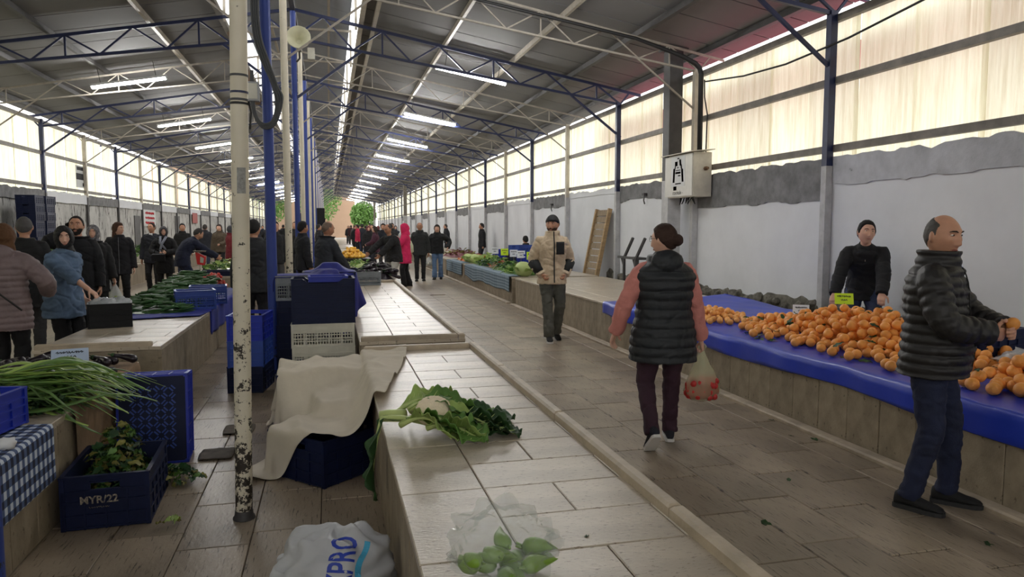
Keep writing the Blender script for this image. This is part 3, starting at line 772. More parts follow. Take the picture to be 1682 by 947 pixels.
M_sack = mat('brown_sackcloth', sr(142,118,94), .95, .25, 4, (1,1,1), .4, 60)
# blue tarpaulin over the right stall: flat top, front drop, raised crumpled back corner
def tarp_fn(u, v):
    y = lerp(1.6, 9.75, v)
    s = u*2.42                                        # distance across the sheet
    back = 1.78 + .12*math.sin(v*9)
    wob = .006*noise.noise(Vector((s*4, y*3, 1)))
    if s < .34:                                      # hanging front
        dz = (.34-s); hang = min(dz, .165+.02*math.sin(y*2.3))
        return (3.765-.012*math.sin(y*5)-.004*math.sin(y*13), y, TOP+.012-hang*1.0)
    x = 3.765+(s-.34)
    lift = max(0, (y-8.3)/1.4)*max(0,(x-4.9)/.8)*.06
    return (min(x, 3.765+back+.1), y, TOP+.014+wob+abs(noise.noise(Vector((x*3,y*2.5,5))))*.012+lift)
cloth('blue_tarpaulin', tarp_fn, 60, 150, M_tarp, 'cobalt blue tarpaulin spread over the right stall under the oranges')
import numpy as np
def drape(p0, uv, vv, nu, nv, boxes, steps=220, slack=1.03, seed=0, pins=None, noise_amp=.02, damp=.985, quad=None):
    """let a cloth grid fall over boxes: (cx,cy,cz, hx,hy,hz, rotz); returns points[v][u]"""
    rg = np.random.default_rng(seed); U = np.linspace(0,1,nu+1)[None,:,None]; V = np.linspace(0,1,nv+1)[:,None,None]
    p0 = np.array(p0, float)
    A, B, C, D = quad if quad else (p0, p0+np.array(uv), p0+np.array(uv)+np.array(vv), p0+np.array(vv))
    A, B, C, D = [np.array(q, float)[None,None] for q in (A,B,C,D)]
    X = A*(1-U)*(1-V) + B*U*(1-V) + C*U*V + D*(1-U)*V
    rest = lambda sa, sb: np.linalg.norm(X0[sa]-X0[sb], axis=2, keepdims=True)*slack
    X0 = X.copy()
    gx_ = np.array([[noise.noise((u*5,v*5,seed)) for u in U[0,:,0]] for v in V[:,0,0]]); X[:,:,2] += noise_amp*gx_
    X[:,:,0] += .004*rg.standard_normal(X.shape[:2]); X[:,:,1] += .004*rg.standard_normal(X.shape[:2])
    S = slice; CON = [(sa, sb, rest(sa,sb), k) for sa, sb, k in (((S(None),S(None,-1)),(S(None),S(1,None)),1),((S(None,-1),S(None)),(S(1,None),S(None)),1),
        ((S(None,-1),S(None,-1)),(S(1,None),S(1,None)),.5),((S(1,None),S(None,-1)),(S(None,-1),S(1,None)),.5),((S(None),S(None,-3)),(S(None),S(3,None)),.06),((S(None,-3),S(None)),(S(3,None),S(None)),.06))]
    dt = 1/60
    vel = np.zeros_like(X)
    P0 = X.copy()
    def con(A, B, L, k):
        d = B-A; l = np.linalg.norm(d, axis=2, keepdims=True)+1e-9; c = d*((l-L)/l*.5*k); return c
    for st in range(steps):
        vel[:,:,2] -= 9.8*dt; vel *= damp; prev = X.copy(); X = X + vel*dt
        for it in range(7):
            for (sa, sb, L, k) in CON:
                c = con(X[sa],X[sb],L,k*.62); X[sa] += c; X[sb] -= c
            for (cx,cy_,cz,hx,hy,hz,rot) in boxes:
                c, s_ = math.cos(rot), math.sin(rot); rx = X[:,:,0]-cx; ry = X[:,:,1]-cy_; lx = rx*c+ry*s_; ly = -rx*s_+ry*c; lz = X[:,:,2]-cz
                m = .008; px = hx+m-np.abs(lx); py = hy+m-np.abs(ly); pz = hz+m-lz
                ins = (px>0)&(py>0)&(pz>0)&(lz>-hz)
                top = ins&(pz<=px+.02)&(pz<=py+.02); X[:,:,2] = np.where(top, cz+hz+m, X[:,:,2])
                sx = ins&~top&(px<=py); lx = np.where(sx, np.sign(lx)*(hx+m), lx); sy = ins&~top&(py<px); ly = np.where(sy, np.sign(ly)*(hy+m), ly)
                mv = sx|sy; X[:,:,0] = np.where(mv, cx+lx*c-ly*s_, X[:,:,0]); X[:,:,1] = np.where(mv, cy_+lx*s_+ly*c, X[:,:,1])
                X[:,:,:2] = np.where(top[:,:,None], X[:,:,:2]*.3+prev[:,:,:2]*.7, X[:,:,:2])
            X[:,:,2] = np.maximum(X[:,:,2], .006)
            if pins is not None:
                for (j,i) in pins: X[j,i] = P0[j,i]
        vel = (X-prev)/dt
        sp_ = np.linalg.norm(vel,axis=2,keepdims=True); vel *= np.minimum(1, 2.5/(sp_+1e-6))
    return X
def draped(name, X, m, label, thick=.004, uv=None):
    nv, nu = X.shape[0]-1, X.shape[1]-1; me = bpy.data.meshes.new(name); w = nu+1
    me.from_pydata([tuple(p) for p in X.reshape(-1,3)], [], [(j*w+i,j*w+i+1,(j+1)*w+i+1,(j+1)*w+i) for j in range(nv) for i in range(nu)]); me.materials.append(m); shade(me, True)
    if uv:
        l = me.uv_layers.new(name='uv')
        for lp in me.loops: l.data[lp.index].uv = ((lp.vertex_index % w)/nu*uv[0], (lp.vertex_index//w)/nv*uv[1])
    o = inst(name, me); md = o.modifiers.new('thickness','SOLIDIFY'); md.thickness = thick; md.offset = 1
    sb = o.modifiers.new('smooth','SUBSURF'); sb.levels = 1; sb.render_levels = 1
    return tag(o, label, 'cloth')
B_STALL = (.77,3.71,TOP/2,.512,2.722,TOP/2,0)
X = drape((0,0,0), None, None, 62, 92, [B_STALL, (-.09,5.95,.27,.31,.26,.27,R(1)), (-.03,5.03,.155,.29,.275,.155,R(42)), (.05,5.55,.20,.18,.3,.20,.2), (-.07,7.62,.5,.30,.21,.5,0)], 130, 1.05, 3, noise_amp=.14, quad=((-.74,4.86,.80),(.34,4.58,.80),(.70,6.68,.80),(-.62,6.72,.80)))
for j in range(X.shape[0]):
    for i in range(X.shape[1]):
        p = X[j,i]; X[j,i,2] += .030*max(0, 1-3.2*abs(noise.noise((p[0]*2.6+p[1]*1.5, p[1]*1.1-p[0]*1.2, 3.3)))) + .016*max(0, 1-3*abs(noise.noise((p[0]*5, p[1]*3.6, 7.7)))); X[j,i,1] -= .02*noise.noise((p[0]*5,p[2]*6,1.1))
draped('beige_sheet', X, M_sheet_b, 'crumpled beige canvas sheet draped over crates beside the near stall', .005)
X = drape((-.72,8.42,1.40), (1.36,.05,0), (0,1.15,0), 44, 36, [(-.28,8.65,.55,.31,.21,.55,0),(.0,9.25,.55,.31,.21,.55,0),(-.02,8.75,.575,.10,.12,.575,.4),(.0,9.3,.6,.1,.1,.6,0)], 90, 1.05, 8, noise_amp=.12)
draped('dark_blue_cloth', X, M_navycloth, 'dark blue cloth heaped over crates behind the tall stack')
X = drape((-2.25,4.72,.66), (1.12,.04,0), (0,1.55,0), 44, 60, [(-2.015,3.925,TOP/2,.527,2.43,TOP/2,0)], 80, 1.04, 5, noise_amp=.06)
draped('sack_cloth', X, M_sack, 'brown sack cloth hanging over the edge of the near left stall')
M_check = checks('navy_white_check', sr(20,26,52), sr(196,206,222), 30, mid=sr(74,92,132))
X = drape((-2.05,2.7,.66), (.80,0,0), (0,1.70,0), 40, 84, [(-2.015,3.925,TOP/2,.527,2.43,TOP/2,0)], 70, 1.02, 6, noise_amp=.02)
draped('checked_cloth', X, M_check, 'navy and white checked cloth under the cobalt tray at left', uv=(.42,.90))
# blue cloth on the left cucumber stall
def lt_fn(u, v):
    s = u*1.35; y = lerp(9.45, 13.55, v) - (.30*(1-u) if v < .2 else 0)
    if s < 1.04: return (-2.54+s, y, TOP+.012+.008*abs(noise.noise(Vector((s*4,y*3,1)))))
    return (-1.488+.012*math.sin(y*11), max(y, 9.95), TOP+.012-(s-1.04)*(1.0 if v > .06 else .9))
cloth('blue_table_cloth', lt_fn, 40, 60, M_navycloth if False else mat('royal_blue_cloth', sr(40,52,150), .7, .2, 4), 'royal blue cloth under the cucumbers hanging over the left stall')
# checked skirt of the greens stall
M_check2 = checks('grey_blue_check', sr(70,88,104), sr(150,166,178), 26, mid=sr(104,124,140))
def skirt_fn(y0, y1, drop):
    def fn(u, v):
        y = lerp(y0, y1, u); s = v*(.25+drop)
        if s < .25: return (4.03-s, y, TOP+.012)
        d = (s-.25)*(1 if True else 1); sc = 1-.12*math.sin(u*math.pi)*0
        return (3.772-.02*abs(math.sin(y*4))-.10*d*abs(noise.noise(Vector((y*1.3,2,2)))), y, TOP+.012-d*(.85+.25*noise.noise(Vector((y*.8,5,1)))))
    return fn
cloth('checked_skirt', skirt_fn(15.25,20.6,.40), 70, 20, M_check2, 'grey blue checked cloth skirt on the greens stall', uv=(2.6,.32))
cloth('checked_skirt', skirt_fn(21.2,23.9,.42), 40, 20, M_check2, 'shorter checked cloth skirt next to the girl in jeans', uv=(1.3,.32))
# ================================================================ produce
random.seed(33)
# ---- leaves
def leaf_mesh(name, L, W, m, bend=.4, cup=.2, wave=.02, nu=10, nv=6, stem=.0, seed=0, tip=1.0):
    """blade along +x, width along y"""
    b = MB()
    def fn(u, v):
        t = u; w = W*.5*(math.sin(math.pi*min(1,t**.75*.97+.03))**.8)*(1 if t < .9 else 1)
        y = (v-.5)*2*w; a = bend*t
        x = L*math.sin(a)/bend if abs(bend) > 1e-3 else L*t
        z = -L*(1-math.cos(a))/bend if abs(bend) > 1e-3 else 0
        z += cup*abs(y)*.6 + wave*math.sin(t*17+seed)*abs(v-.5)*2 + wave*.7*noise.noise(Vector((t*5,v*5,seed)))
        return (x, y, z)
    b.grid(fn, nu, nv)
    return b.mesh(name, m, True)
M_lf_d = mat('leaf_dark_green', sr(44,78,40), .55, .3, 12, rnd=.15, transl=.12)
M_lf_m = mat('leaf_mid_green', sr(96,136,62), .55, .25, 12, rnd=.15, transl=.15)
M_lf_l = mat('leaf_light_green', sr(162,188,104), .55, .2, 10, rnd=.12, transl=.15)
M_lf_y = mat('leaf_wilted', sr(132,128,62), .6, .35, 14, rnd=.2, transl=.12)
M_orange = mat('orange_peel', sr(246,166,80), .42, .08, 9, (1,1,1), .35, 160, rnd=.08)
M_mand = mat('mandarin_peel', sr(248,178,96), .42, .08, 9, (1,1,1), .3, 160, rnd=.08)
def orange_mesh(r, m, nm):
    b = MB(); b.ball((0,0,0), (r,r,r*.93), 14, 10)
    me = b.mesh(nm, m, True); return me
stem_me = MB().lathe([(0,0),(.006,0),(.007,.003),(.003,.006),(0,.007)],6).mesh('stem_end', M_lf_m)
def drop_heap(n, area, r, seed, mound=None, tries=10, minz=0):
    """spheres dropped one by one into the lowest of some random spots"""
    rg = random.Random(seed); P = []; d2 = 4*r*r
    for k in range(n):
        best = None
        for _ in range(tries):
            x, y = area(rg)
            z = r
            for (a, b_, c) in P:
                q = (x-a)**2+(y-b_)**2
                if q < d2:
                    zz = c + math.sqrt(d2-q)
                    if zz > z: z = zz
            sc = z - (mound(x,y) if mound else 0)
            if best is None or sc < best[0]: best = (sc, x, y, z)
        P.append(best[1:])
    return P
def fruit_heap(name, P, base, me, r, labels, cat, group, mx=300, seen=None):
    """the ones on top become objects, the covered ones one object of stuff"""
    order = sorted(P, key=lambda p: -(p[2] + (0 if seen is None else seen(p))))
    top, rest = order[:mx], order[mx:]
    for p in top:
        o = inst(name, me, None, (p[0],p[1],p[2]+base), (jit(.5),jit(.5),jit(3)), 1+jit(.06)); tag(o, labels, cat, group)
    if rest:
        b = MB()
        for p in rest: b.ball((p[0],p[1],p[2]+base), r, 8, 6)
        o = b.build(name+'_underlayer', me.materials[0], None, True); tag(o, 'covered lower layer of the '+group, cat, kind='stuff')
ZT = TOP+.022
# big orange heap
def area1(rg):
    while 1:
        y = rg.uniform(4.15, 7.35); t = (y-4.15)/3.2; x0 = 3.93 + .10*math.sin(t*7)*.3; x1 = lerp(5.15, 5.20, t)
        x = rg.uniform(x0, x1)
        # cut the far back-left corner
        if y > 6.5 and x < 3.93+(y-6.5)*.9: continue
        return x, y
def mound1(x, y): return .30*math.exp(-((x-4.72)/.48)**2-((y-5.55)/1.25)**2)
r1 = .0415; or_me = orange_mesh(r1, M_orange, 'orange')
P1 = drop_heap(560, area1, r1, 2, mound1, 7)
vis = lambda p: .12*((4.6-p[0]))            # the slope facing the aisle shows most
fruit_heap('orange', P1, ZT, or_me, r1, 'orange in the big heap on the blue tarpaulin', 'orange', 'big heap of oranges', 300, vis)
# mandarins behind the vest
def area2(rg):
    return rg.uniform(3.95,4.75), rg.uniform(6.95,8.6)
P2 = drop_heap(130, area2, .034, 5, lambda x,y: .12*math.exp(-((x-4.3)/.3)**2-((y-7.7)/.6)**2), 7)
fruit_heap('mandarin', P2, ZT, orange_mesh(.034, M_mand, 'mandarin'), .034, 'small pale mandarin in the low heap beside the vest', 'mandarin', 'low heap of mandarins', 130)
P3 = drop_heap(95, lambda rg: (rg.uniform(4.02,4.98), rg.uniform(3.25,3.98)), .044, 7, lambda x,y: .20*math.exp(-((x-4.6)/.3)**2-((y-3.7)/.3)**2), 7)
fruit_heap('orange', P3, ZT, orange_mesh(.044, M_orange, 'large_orange'), .044, 'large orange in the leafy heap right of the puffer jacket', 'orange', 'leafy heap of large oranges', 95)
lf_or = [leaf_mesh('orange_leaf', .085, .036, M_lf_d, .5, .25, .004, 8, 4, seed=i) for i in range(3)]
def heap_top(P, x, y, r):
    return max([p[2]+math.sqrt(max(0,r*r-min(r*r,(p[0]-x)**2+(p[1]-y)**2))) for p in P if (p[0]-x)**2+(p[1]-y)**2 < r*r*1.2] or [0])
for P, r, n, ar, g in ((P1,r1,100,area1,'big heap of oranges'),(P3,.044,40,lambda rg:(rg.uniform(4.0,5.0),rg.uniform(3.2,4.0)),'leafy heap of large oranges')):
    rg = random.Random(3)
    for i in range(n):
        x, y = ar(rg); z = heap_top(P, x, y, r)
        o = inst('orange_leaf', random.choice(lf_or), None, (x,y,z+ZT+.004), (jit(.6),jit(.6)-.2,jit(3)), random.uniform(.8,1.3)); tag(o, 'dark green leaf lying among the '+g, 'leaf', 'leaves in the '+g)
# price cards in the oranges
M_card_w = mat('white_card', sr(222,224,232), .8); M_card_y = mat('lime_card', sr(204,236,50), .8); M_ink = mat('ink', sr(40,44,60), .7)
def price_card(loc, rz, m, lines, label, w=.15, h=.11, tilt=-35, stick=.12, ink=None):
    t = empty('price_card', loc, rz, label, 'sign', 'price cards')
    M = Matrix.Rotation(R(tilt),3,'X'); b = MB()
    vs = [M @ Vector(p) for p in ((-w/2,-.002,0),(w/2,-.002,0),(w/2,-.002,h),(-w/2,-.002,h),(-w/2,.002,0),(w/2,.002,0),(w/2,.002,h),(-w/2,.002,h))]
    b.add(vs, [(0,1,2,3),(7,6,5,4),(0,4,5,1),(1,5,6,2),(2,6,7,3),(3,7,4,0)]).build('card', m, t)
    MB().bar((0,.004,-stick),(0,.004,.01),.008).build('stick', mat('wood_stick', sr(150,120,84), .8), t)
    for i, s_ in enumerate(lines):
        p = M @ Vector((0,-.004,h*(.72-.34*i))); scribble('handwriting', ink or M_ink, t, p, (R(90+tilt),0,0), w*(.72 if i == 0 else .34), h*.22, 9 if i == 0 else 4, h*.022, i+len(s_))
    return t
price_card((5.0,6.95,ZT+.10), R(-35), M_card_w, ['a','b'], 'white handwritten price card behind the mandarins', .17,.12)
price_card((5.15,6.45,ZT+.26), R(-32), M_card_y, ['abc','b'], 'lime green price card standing in the orange heap', .18,.13)
# crumpled clear plastic beside the crate at right
M_film = mat('thin_clear_plastic', sr(214,220,226), .18, 0, 4, (1,1,1), .9, 14, alpha=.55, spec=.8)
def crumple(name, loc, size, m, label, seed=0, cat='bag', parent=None, n=28, sharp=.35, fn=None):
    dirs, fs = sphere_dirs(n, n*2//3); vs = []
    for d in dirs:
        k = 1 + sharp*(abs(noise.noise(Vector((d.x*2.2+seed,d.y*2.2,d.z*2.2))))*2-.5) + .035*noise.noise(Vector((d.x*6,d.y*6+seed,d.z*6)))
        p = Vector((d.x*size[0],d.y*size[1],d.z*size[2]))*k
        if fn: p = fn(p, d)
        vs.append((p.x,p.y,max(p.z,-size[2]*.92)))
    o = MB().add(vs, fs).build(name, m, parent, True, loc=(loc[0],loc[1],loc[2]+size[2]*.92))
    return tag(o, label, cat) if label else o
crumple('plastic_sheet', (4.95,4.15,ZT), (.26,.20,.09), M_film, 'crumpled clear plastic by the navy crate behind the puffer jacket', 4)

# ---- cauliflower with its leaves on the near stall
def rib_leaf(L, W, rise, curl, seed, mblade, mrib, name, parent, loc, rot, wav=.03, droop=None, nu=34, nv=20, rib=.017):
    """big cabbage-like leaf with a thick pale midrib, lying along +x"""
    def mid(t):
        if droop: return Vector(droop(t))
        return Vector((L*t, 0, rise*math.sin(math.pi*min(1,t*1.1))*(1-.3*t)))
    def fn(u, v):
        t = u; s_ = (v-.5)*2; w = W*.5*(.16 + .84*sstep_(.12,.45,t))*(1 - .75*sstep_(.80,1.0,t)**1.5)
        c = mid(t); ruf = wav*abs(s_)**1.5*(.6*math.sin(t*21+seed*3+s_*2)+.5*math.sin(t*43+seed+s_*5))*sstep_(.15,.4,t) + wav*.8*noise.noise(Vector((t*6,s_*2.5,seed)))*sstep_(.1,.4,t)
        z = c.z + curl*abs(s_)**2*w + ruf
        return (c.x + .02*ruf, c.y + s_*w*(1-.25*abs(curl)*abs(s_)), z)
    o = cloth('leaf_blade', fn, nu, nv, mblade, None, parent=parent, thick=.0025); o.location = loc; o.rotation_euler = rot
    pts = [mid(t)+Vector((0,0,-.001)) for t in [k/12*.92 for k in range(13)]]
    b = MB(); b.tube(pts, [lerp(rib,.003,(k/12)**.8) for k in range(13)], 8)
    for k in range(3,11):
        for sd in (-1,1):
            t = k/12*.92; p = Vector(fn(t,.5)); q = Vector(fn(min(.98,t+.10), .5+sd*.36)); mq = Vector(fn(min(.98,t+.05),.5+sd*.18))
            b.tube([p+Vector((0,0,.001)), mq+Vector((0,0,.001)), q], [.0035,.0025,.001], 5)
    ro = b.build('leaf_rib', mrib, o, True)
    return o
def sstep_(a, b, x):
    t = max(0, min(1, (x-a)/(b-a))); return t*t*(3-2*t)
M_rib = mat('pale_rib', sr(190,206,132), .5, .1, 10); M_curd = mat('cauliflower_curd', sr(244,228,200), .8, .08, 30, (1,1,1), .6, 90)
cf = empty('cauliflower', (.52,3.80,TOP+.004), 0, 'cauliflower with big green leaves spread on the near stall', 'cauliflower')
dirs, fs = sphere_dirs(40, 28); vs = []
for d in dirs:
    k = 1.12 + .10*abs(noise.noise(Vector((d.x*7,d.y*7,d.z*7)))) + .04*noise.noise(Vector((d.x*18,d.y*18,d.z*18))); vs.append((d.x*.085*k, d.y*.08*k, d.z*.07*k+.10))
MB().add(vs, fs).build('curd', M_curd, cf, True)
MB().tube([(-.14,.10,.06),(-.22,.14,.055),(-.27,.155,.05)],[.035,.033,.03],10).build('stalk', M_rib, cf, True)
LV = [ # L W rise curl seed blade loc rot wav
 (.40,.24,.05,.35,1,M_lf_l,(-.16,.05,.045),(R(20),0,R(-28)),.018),
 (.42,.26,.06,.30,2,M_lf_m,(-.14,-.02,.07),(R(-14),R(8),R(-42)),.022),
 (.36,.22,.07,.25,3,M_lf_l,(-.20,.16,.05),(R(12),R(-6),R(8)),.02),
 (.38,.22,.05,.3,4,M_lf_m,(.02,.12,.06),(R(-10),R(6),R(-12)),.02),
 (.40,.24,.04,.3,5,M_lf_d,(.04,.04,.07),(R(10),R(10),R(-34)),.02),
 (.36,.24,.05,.3,6,M_lf_d,(.08,-.02,.05),(R(-16),R(8),R(-20)),.022),
 (.34,.20,.03,.2,7,M_lf_m,(.0,-.08,.045),(R(6),R(4),R(-52)),.026),
 (.30,.20,.05,.35,8,M_lf_l,(-.10,.20,.05),(R(-20),R(-8),R(30)),.02),
 (.32,.20,.02,.2,9,M_lf_d,(.14,.08,.05),(R(4),R(6),R(-4)),.02),
 (.30,.18,.02,.2,10,M_lf_d,(.16,-.08,.035),(R(-6),R(5),R(-30)),.02),
 (.38,.22,.08,.3,11,M_lf_l,(-.18,-.05,.05),(R(-24),R(2),R(-50)),.02),(.36,.20,.09,.3,12,M_lf_m,(-.12,.10,.09),(R(10),R(4),R(-18)),.02),(.34,.22,.05,.3,13,M_lf_l,(-.05,-.10,.04),(R(-30),R(4),R(-36)),.02)]
for (L,W_,ri,cu,sd,m,lc,rt,wv) in LV: rib_leaf(L,W_,ri,cu,sd,m,M_rib,'leaf',cf,lc,rt,wv)
# one leaf hangs over the stall edge
def hang(t):
    if t < .34: return (-.40*t/.34*.62, 0, .05*math.sin(t/.34*1.6))
    q = (t-.34)/.66; return (-.248-.055*math.sin(q*2.2)*1.0, -.05*q, .05-.42*q)
def hang2(t): x,y,z = hang(t); return (x, y, z)
def lfn(u, v):
    t = u; s_ = (v-.5)*2; w = .10*(.22+.78*sstep_(.3,.55,t))*(1-.7*sstep_(.85,1,t)); c = Vector(hang2(t)); tx = 1 if t < .34 else .35
    return (c.x + (.02*math.sin(t*25+s_*3)*abs(s_) if t > .34 else 0) - .35*abs(s_)*w*(1 if t > .34 else 0), c.y + s_*w*.5 + .3*w*s_*0, c.z + (.012*math.sin(t*22+s_)*abs(s_)))
hl = cloth('leaf_blade', lfn, 30, 10, M_lf_d, None, parent=cf, thick=.003); hl.location = (-.02,.02,.03); hl.rotation_euler = (0,0,R(4))
b = MB(); b.tube([Vector(hang2(k/14*.95))+Vector((-.004,0,.002)) for k in range(15)], [lerp(.017,.003,k/14) for k in range(15)], 8); rr_ = b.build('leaf_rib', M_rib, hl, True)
# a scrap of red cabbage behind it
M_red = mat('red_leaf', sr(176,60,66), .6, .2, 20)
rl = empty('red_leaf_scrap', (.72,4.42,TOP+.004), 0, 'small red leaf scrap behind the cauliflower', 'leaf')
for k in range(7):
    o = inst('leaf', leaf_mesh('leaf', .07, .022, M_red, .8, .3, .004, 6, 3, seed=k), rl, (jit(.01),jit(.01),.012), (jit(.4),-.5-random.random()*.5,k*.9))

# ---- bags in the foreground
M_white_bag = mat('white_poly_bag', sr(206,208,212), .38, .06, 5, (1,1,1), .35, 9, transl=.25, spec=.5)
def bagfn(p, d):
    # pinched, folded opening on top
    if d.z > .3: p.x += .04*noise.noise(Vector((d.y*2.5,d.z*2.5,2))); p.z += .045*noise.noise(Vector((d.x*3,d.y*3,7)))
    return p
wb = empty('plastic_sack', (.0,3.10,0), 0, 'white plastic sack with blue lettering on the floor by the near stall', 'bag')
o = crumple('sack_body', (0,0,0), (.25,.22,.20), M_white_bag, None, 11, parent=wb, n=56, sharp=.12, fn=bagfn)
M_bl = mat('blue_print', sr(30,60,170), .5); M_cy = mat('cyan_print', sr(70,170,210), .5)
def project(me_o, obj, target, off=.003, axis=Vector((0,1,0))):
    """lay flat print onto the bag so it follows the film"""
    from mathutils.bvhtree import BVHTree
    bv = BVHTree.FromPolygons([v.co for v in target.data.vertices], [tuple(p.vertices) for p in target.data.polygons]); Mi = target.matrix_basis.inverted()
    for v in me_o.vertices:
        w = obj @ v.co; l = Mi @ w; hit = bv.ray_cast(l - axis*1.0, axis)
        if hit[0] is not None: v.co = target.matrix_basis @ (hit[0] - axis*off)
        else: v.co = w
    me_o.update()
def print_on(txt, size, m, target, centre, rotm, parent, axis, subdiv=.012):
    o = text('lettering', txt, size, m, parent, (0,0,0), (0,0,0), 0, size*.018)
    bm = bmesh.new(); bm.from_mesh(o.data); bmesh.ops.triangulate(bm, faces=bm.faces[:])
    for _ in range(3):
        es = [e for e in bm.edges if e.calc_length() > subdiv]
        if es: bmesh.ops.subdivide_edges(bm, edges=es, cuts=1, use_grid_fill=False); bmesh.ops.triangulate(bm, faces=bm.faces[:])
    bm.to_mesh(o.data); bm.free()
    project(o.data, Matrix.Translation(centre) @ rotm.to_4x4(), target, .003, axis)
    return o
view = Vector((0,.80,-.60)).normalized()
face = Matrix(((1,0,0),(0,.60,-.80),(0,.80,.60)))            # text plane facing the viewer
rot90 = Matrix.Rotation(R(80),3,'Z') @ Matrix.Diagonal((.58,1,1))
print_on('XPRO', .145, M_bl, o, Vector((.028,-.145,.285)), face @ rot90, wb, view)
b = MB(); b.grid(lambda u,v: (lerp(-.16,.14,u), .012*math.sin(u*5)+lerp(-.012,.012,v), 0), 16, 2)
st = b.build('cyan_stripe', M_cy, wb); project(st.data, Matrix.Translation((.105,-.145,.285)) @ (face @ rot90).to_4x4(), o, .0028, view)
M_clear = mat('clear_poly_bag', sr(206,214,214), .10, 0, 4, (1,1,1), .6, 9, alpha=.20, spec=.9)
cb = empty('clear_bag', (.50,2.13,TOP+.004), 0, 'clear plastic bag of green vegetables on the near stall', 'bag')
crumple('bag_film', (0,0,0), (.17,.15,.11), M_clear, None, 5, parent=cb, n=44, sharp=.34)
M_gp = mat('pale_green_pepper', sr(120,156,52), .4, .15, 10)
def pepper_mesh(L=.12, r=.026, m=M_gp, nm='green_pepper'):
    b = MB(); n = 8; b.tube([(L*k/n, .012*math.sin(k*.5), 0) for k in range(n+1)], [r*math.sin(math.pi*min(1,(k/n)**.6*.93+.07)) + .001 for k in range(n+1)], 10); b.tube([(0,0,0),(-.02,.004,.004)],[.006,.004],6); return b.mesh(nm, m, True)
pm = pepper_mesh()
for k in range(14):
    o = inst('green_pepper', pm, None, (.50+jit(.10),2.11+jit(.08),TOP+.035+.03*(k//5)), (jit(.3),jit(.3),jit(3)), random.uniform(.8,1.2)); tag(o, 'pale green pepper inside the clear bag', 'pepper', 'peppers in the clear bag')

# ---- green onions, aubergine peppers and tray on the near left stall
M_on = mat('green_onion', sr(96,132,62), .5, .3, 4, (1,6,1), rnd=.2); M_on_l = mat('green_onion_light', sr(150,178,88), .5, .25, 4, (1,6,1), rnd=.15)
def onion_mesh(seed, L):
    rg = random.Random(seed); b = MB(); n = 14; k1, k2 = rg.uniform(-.10,.10), rg.uniform(-.06,.06); dz = rg.uniform(.0,.10)
    pts = []
    for i in range(n+1):
        t = i/n; pts.append(Vector((L*t, k1*math.sin(t*2.2)+k2*math.sin(t*5), .015*math.sin(t*3) - (.10+1.6*dz)*max(0,t-.70)**1.3*1.6)))
    w = [lerp(.011,.009,t/n) if t < n*.3 else lerp(.013,.003,(t-n*.3)/(n*.7)) for t in range(n+1)]
    vs = []; fs = []
    for i, p in enumerate(pts):
        for a, b2 in ((-1,0),(0,.35),(1,0),(0,-.25)): vs.append(p + Vector((0,a*w[i],b2*w[i]+(0.25*w[i] if a else 0))))
    for i in range(n):
        for k in range(4): a=i*4+k; c=i*4+(k+1)%4; fs.append((a,c,c+4,a+4))
    b.add(vs, fs); return b
on_me = [onion_mesh(i, .50+.07*(i%4)).mesh('green_onion', M_on if i % 3 else M_on_l, True) for i in range(9)]
for i in range(110):
    lay = i/110; y = random.gauss(5.10,.19); y = max(4.72, min(5.58, y)); hgt = .13*math.exp(-((y-5.1)/.24)**2)
    o = inst('green_onion', on_me[i % 9], None, (-2.05+jit(.16), y, TOP+.035+hgt*random.random()**.5), (jit(.4),jit(.06),jit(.20)-.05), (random.uniform(.95,1.30),2.1,1.6)); tag(o, 'green onion lying in the bunch on the near left stall', 'green onion', 'green onions')
bl_me = [leaf_mesh('wilted_leaf', .07, .045, M_lf_d, .8, .3, .012, 6, 4, seed=i) for i in range(4)]
clump = empty('dark_greens', (-1.72,4.72,TOP+.02), 0, 'dark limp greens at the foot of the green onions', 'greens')
for i in range(60): inst('leaf', random.choice(bl_me), clump, (jit(.20),jit(.10),.01+random.random()*.06), (jit(1),jit(1),jit(3)), random.uniform(.6,1))
M_aub = mat('aubergine_skin', sr(34,26,36), .28, .2, 6, rnd=.2)
def aub_mesh():
    b = MB(); n = 9; L = .17; b.tube([(L*k/n, .02*math.sin(k*.35), 0) for k in range(n+1)], [(.012+.020*sstep_(0,.8,k/n))*(1 if k < n else .45) for k in range(n+1)], 10); return b.mesh('aubergine', M_aub, True)
cal_me = MB().lathe([(0,0),(.016,-.002),(.014,-.02),(.005,-.03),(.004,-.05),(0,-.05)],8).mesh('calyx', M_lf_d, True)
au_me = aub_mesh()
def aubergine(loc, rot, label, group, sc=1):
    t = inst('aubergine', au_me, None, loc, rot, sc); tag(t, label, 'aubergine', group); inst('calyx', cal_me, t, (.008,0,0), (0,R(90),0)); return t
for i in range(34):
    aubergine((-2.05+jit(.42), 5.98+jit(.22), TOP+.04+.045*(i//18)+jit(.01)), (jit(.3),jit(.25),jit(1.2)), 'dark aubergine behind the green onions on the left stall', 'aubergines behind the green onions')
price_card((-1.86,5.92,TOP+.09), R(16), mat('pale_blue_card', sr(178,196,222), .8), ['abcd','b'], 'pale blue price card over the dark aubergines', .24,.15,-58,.09)
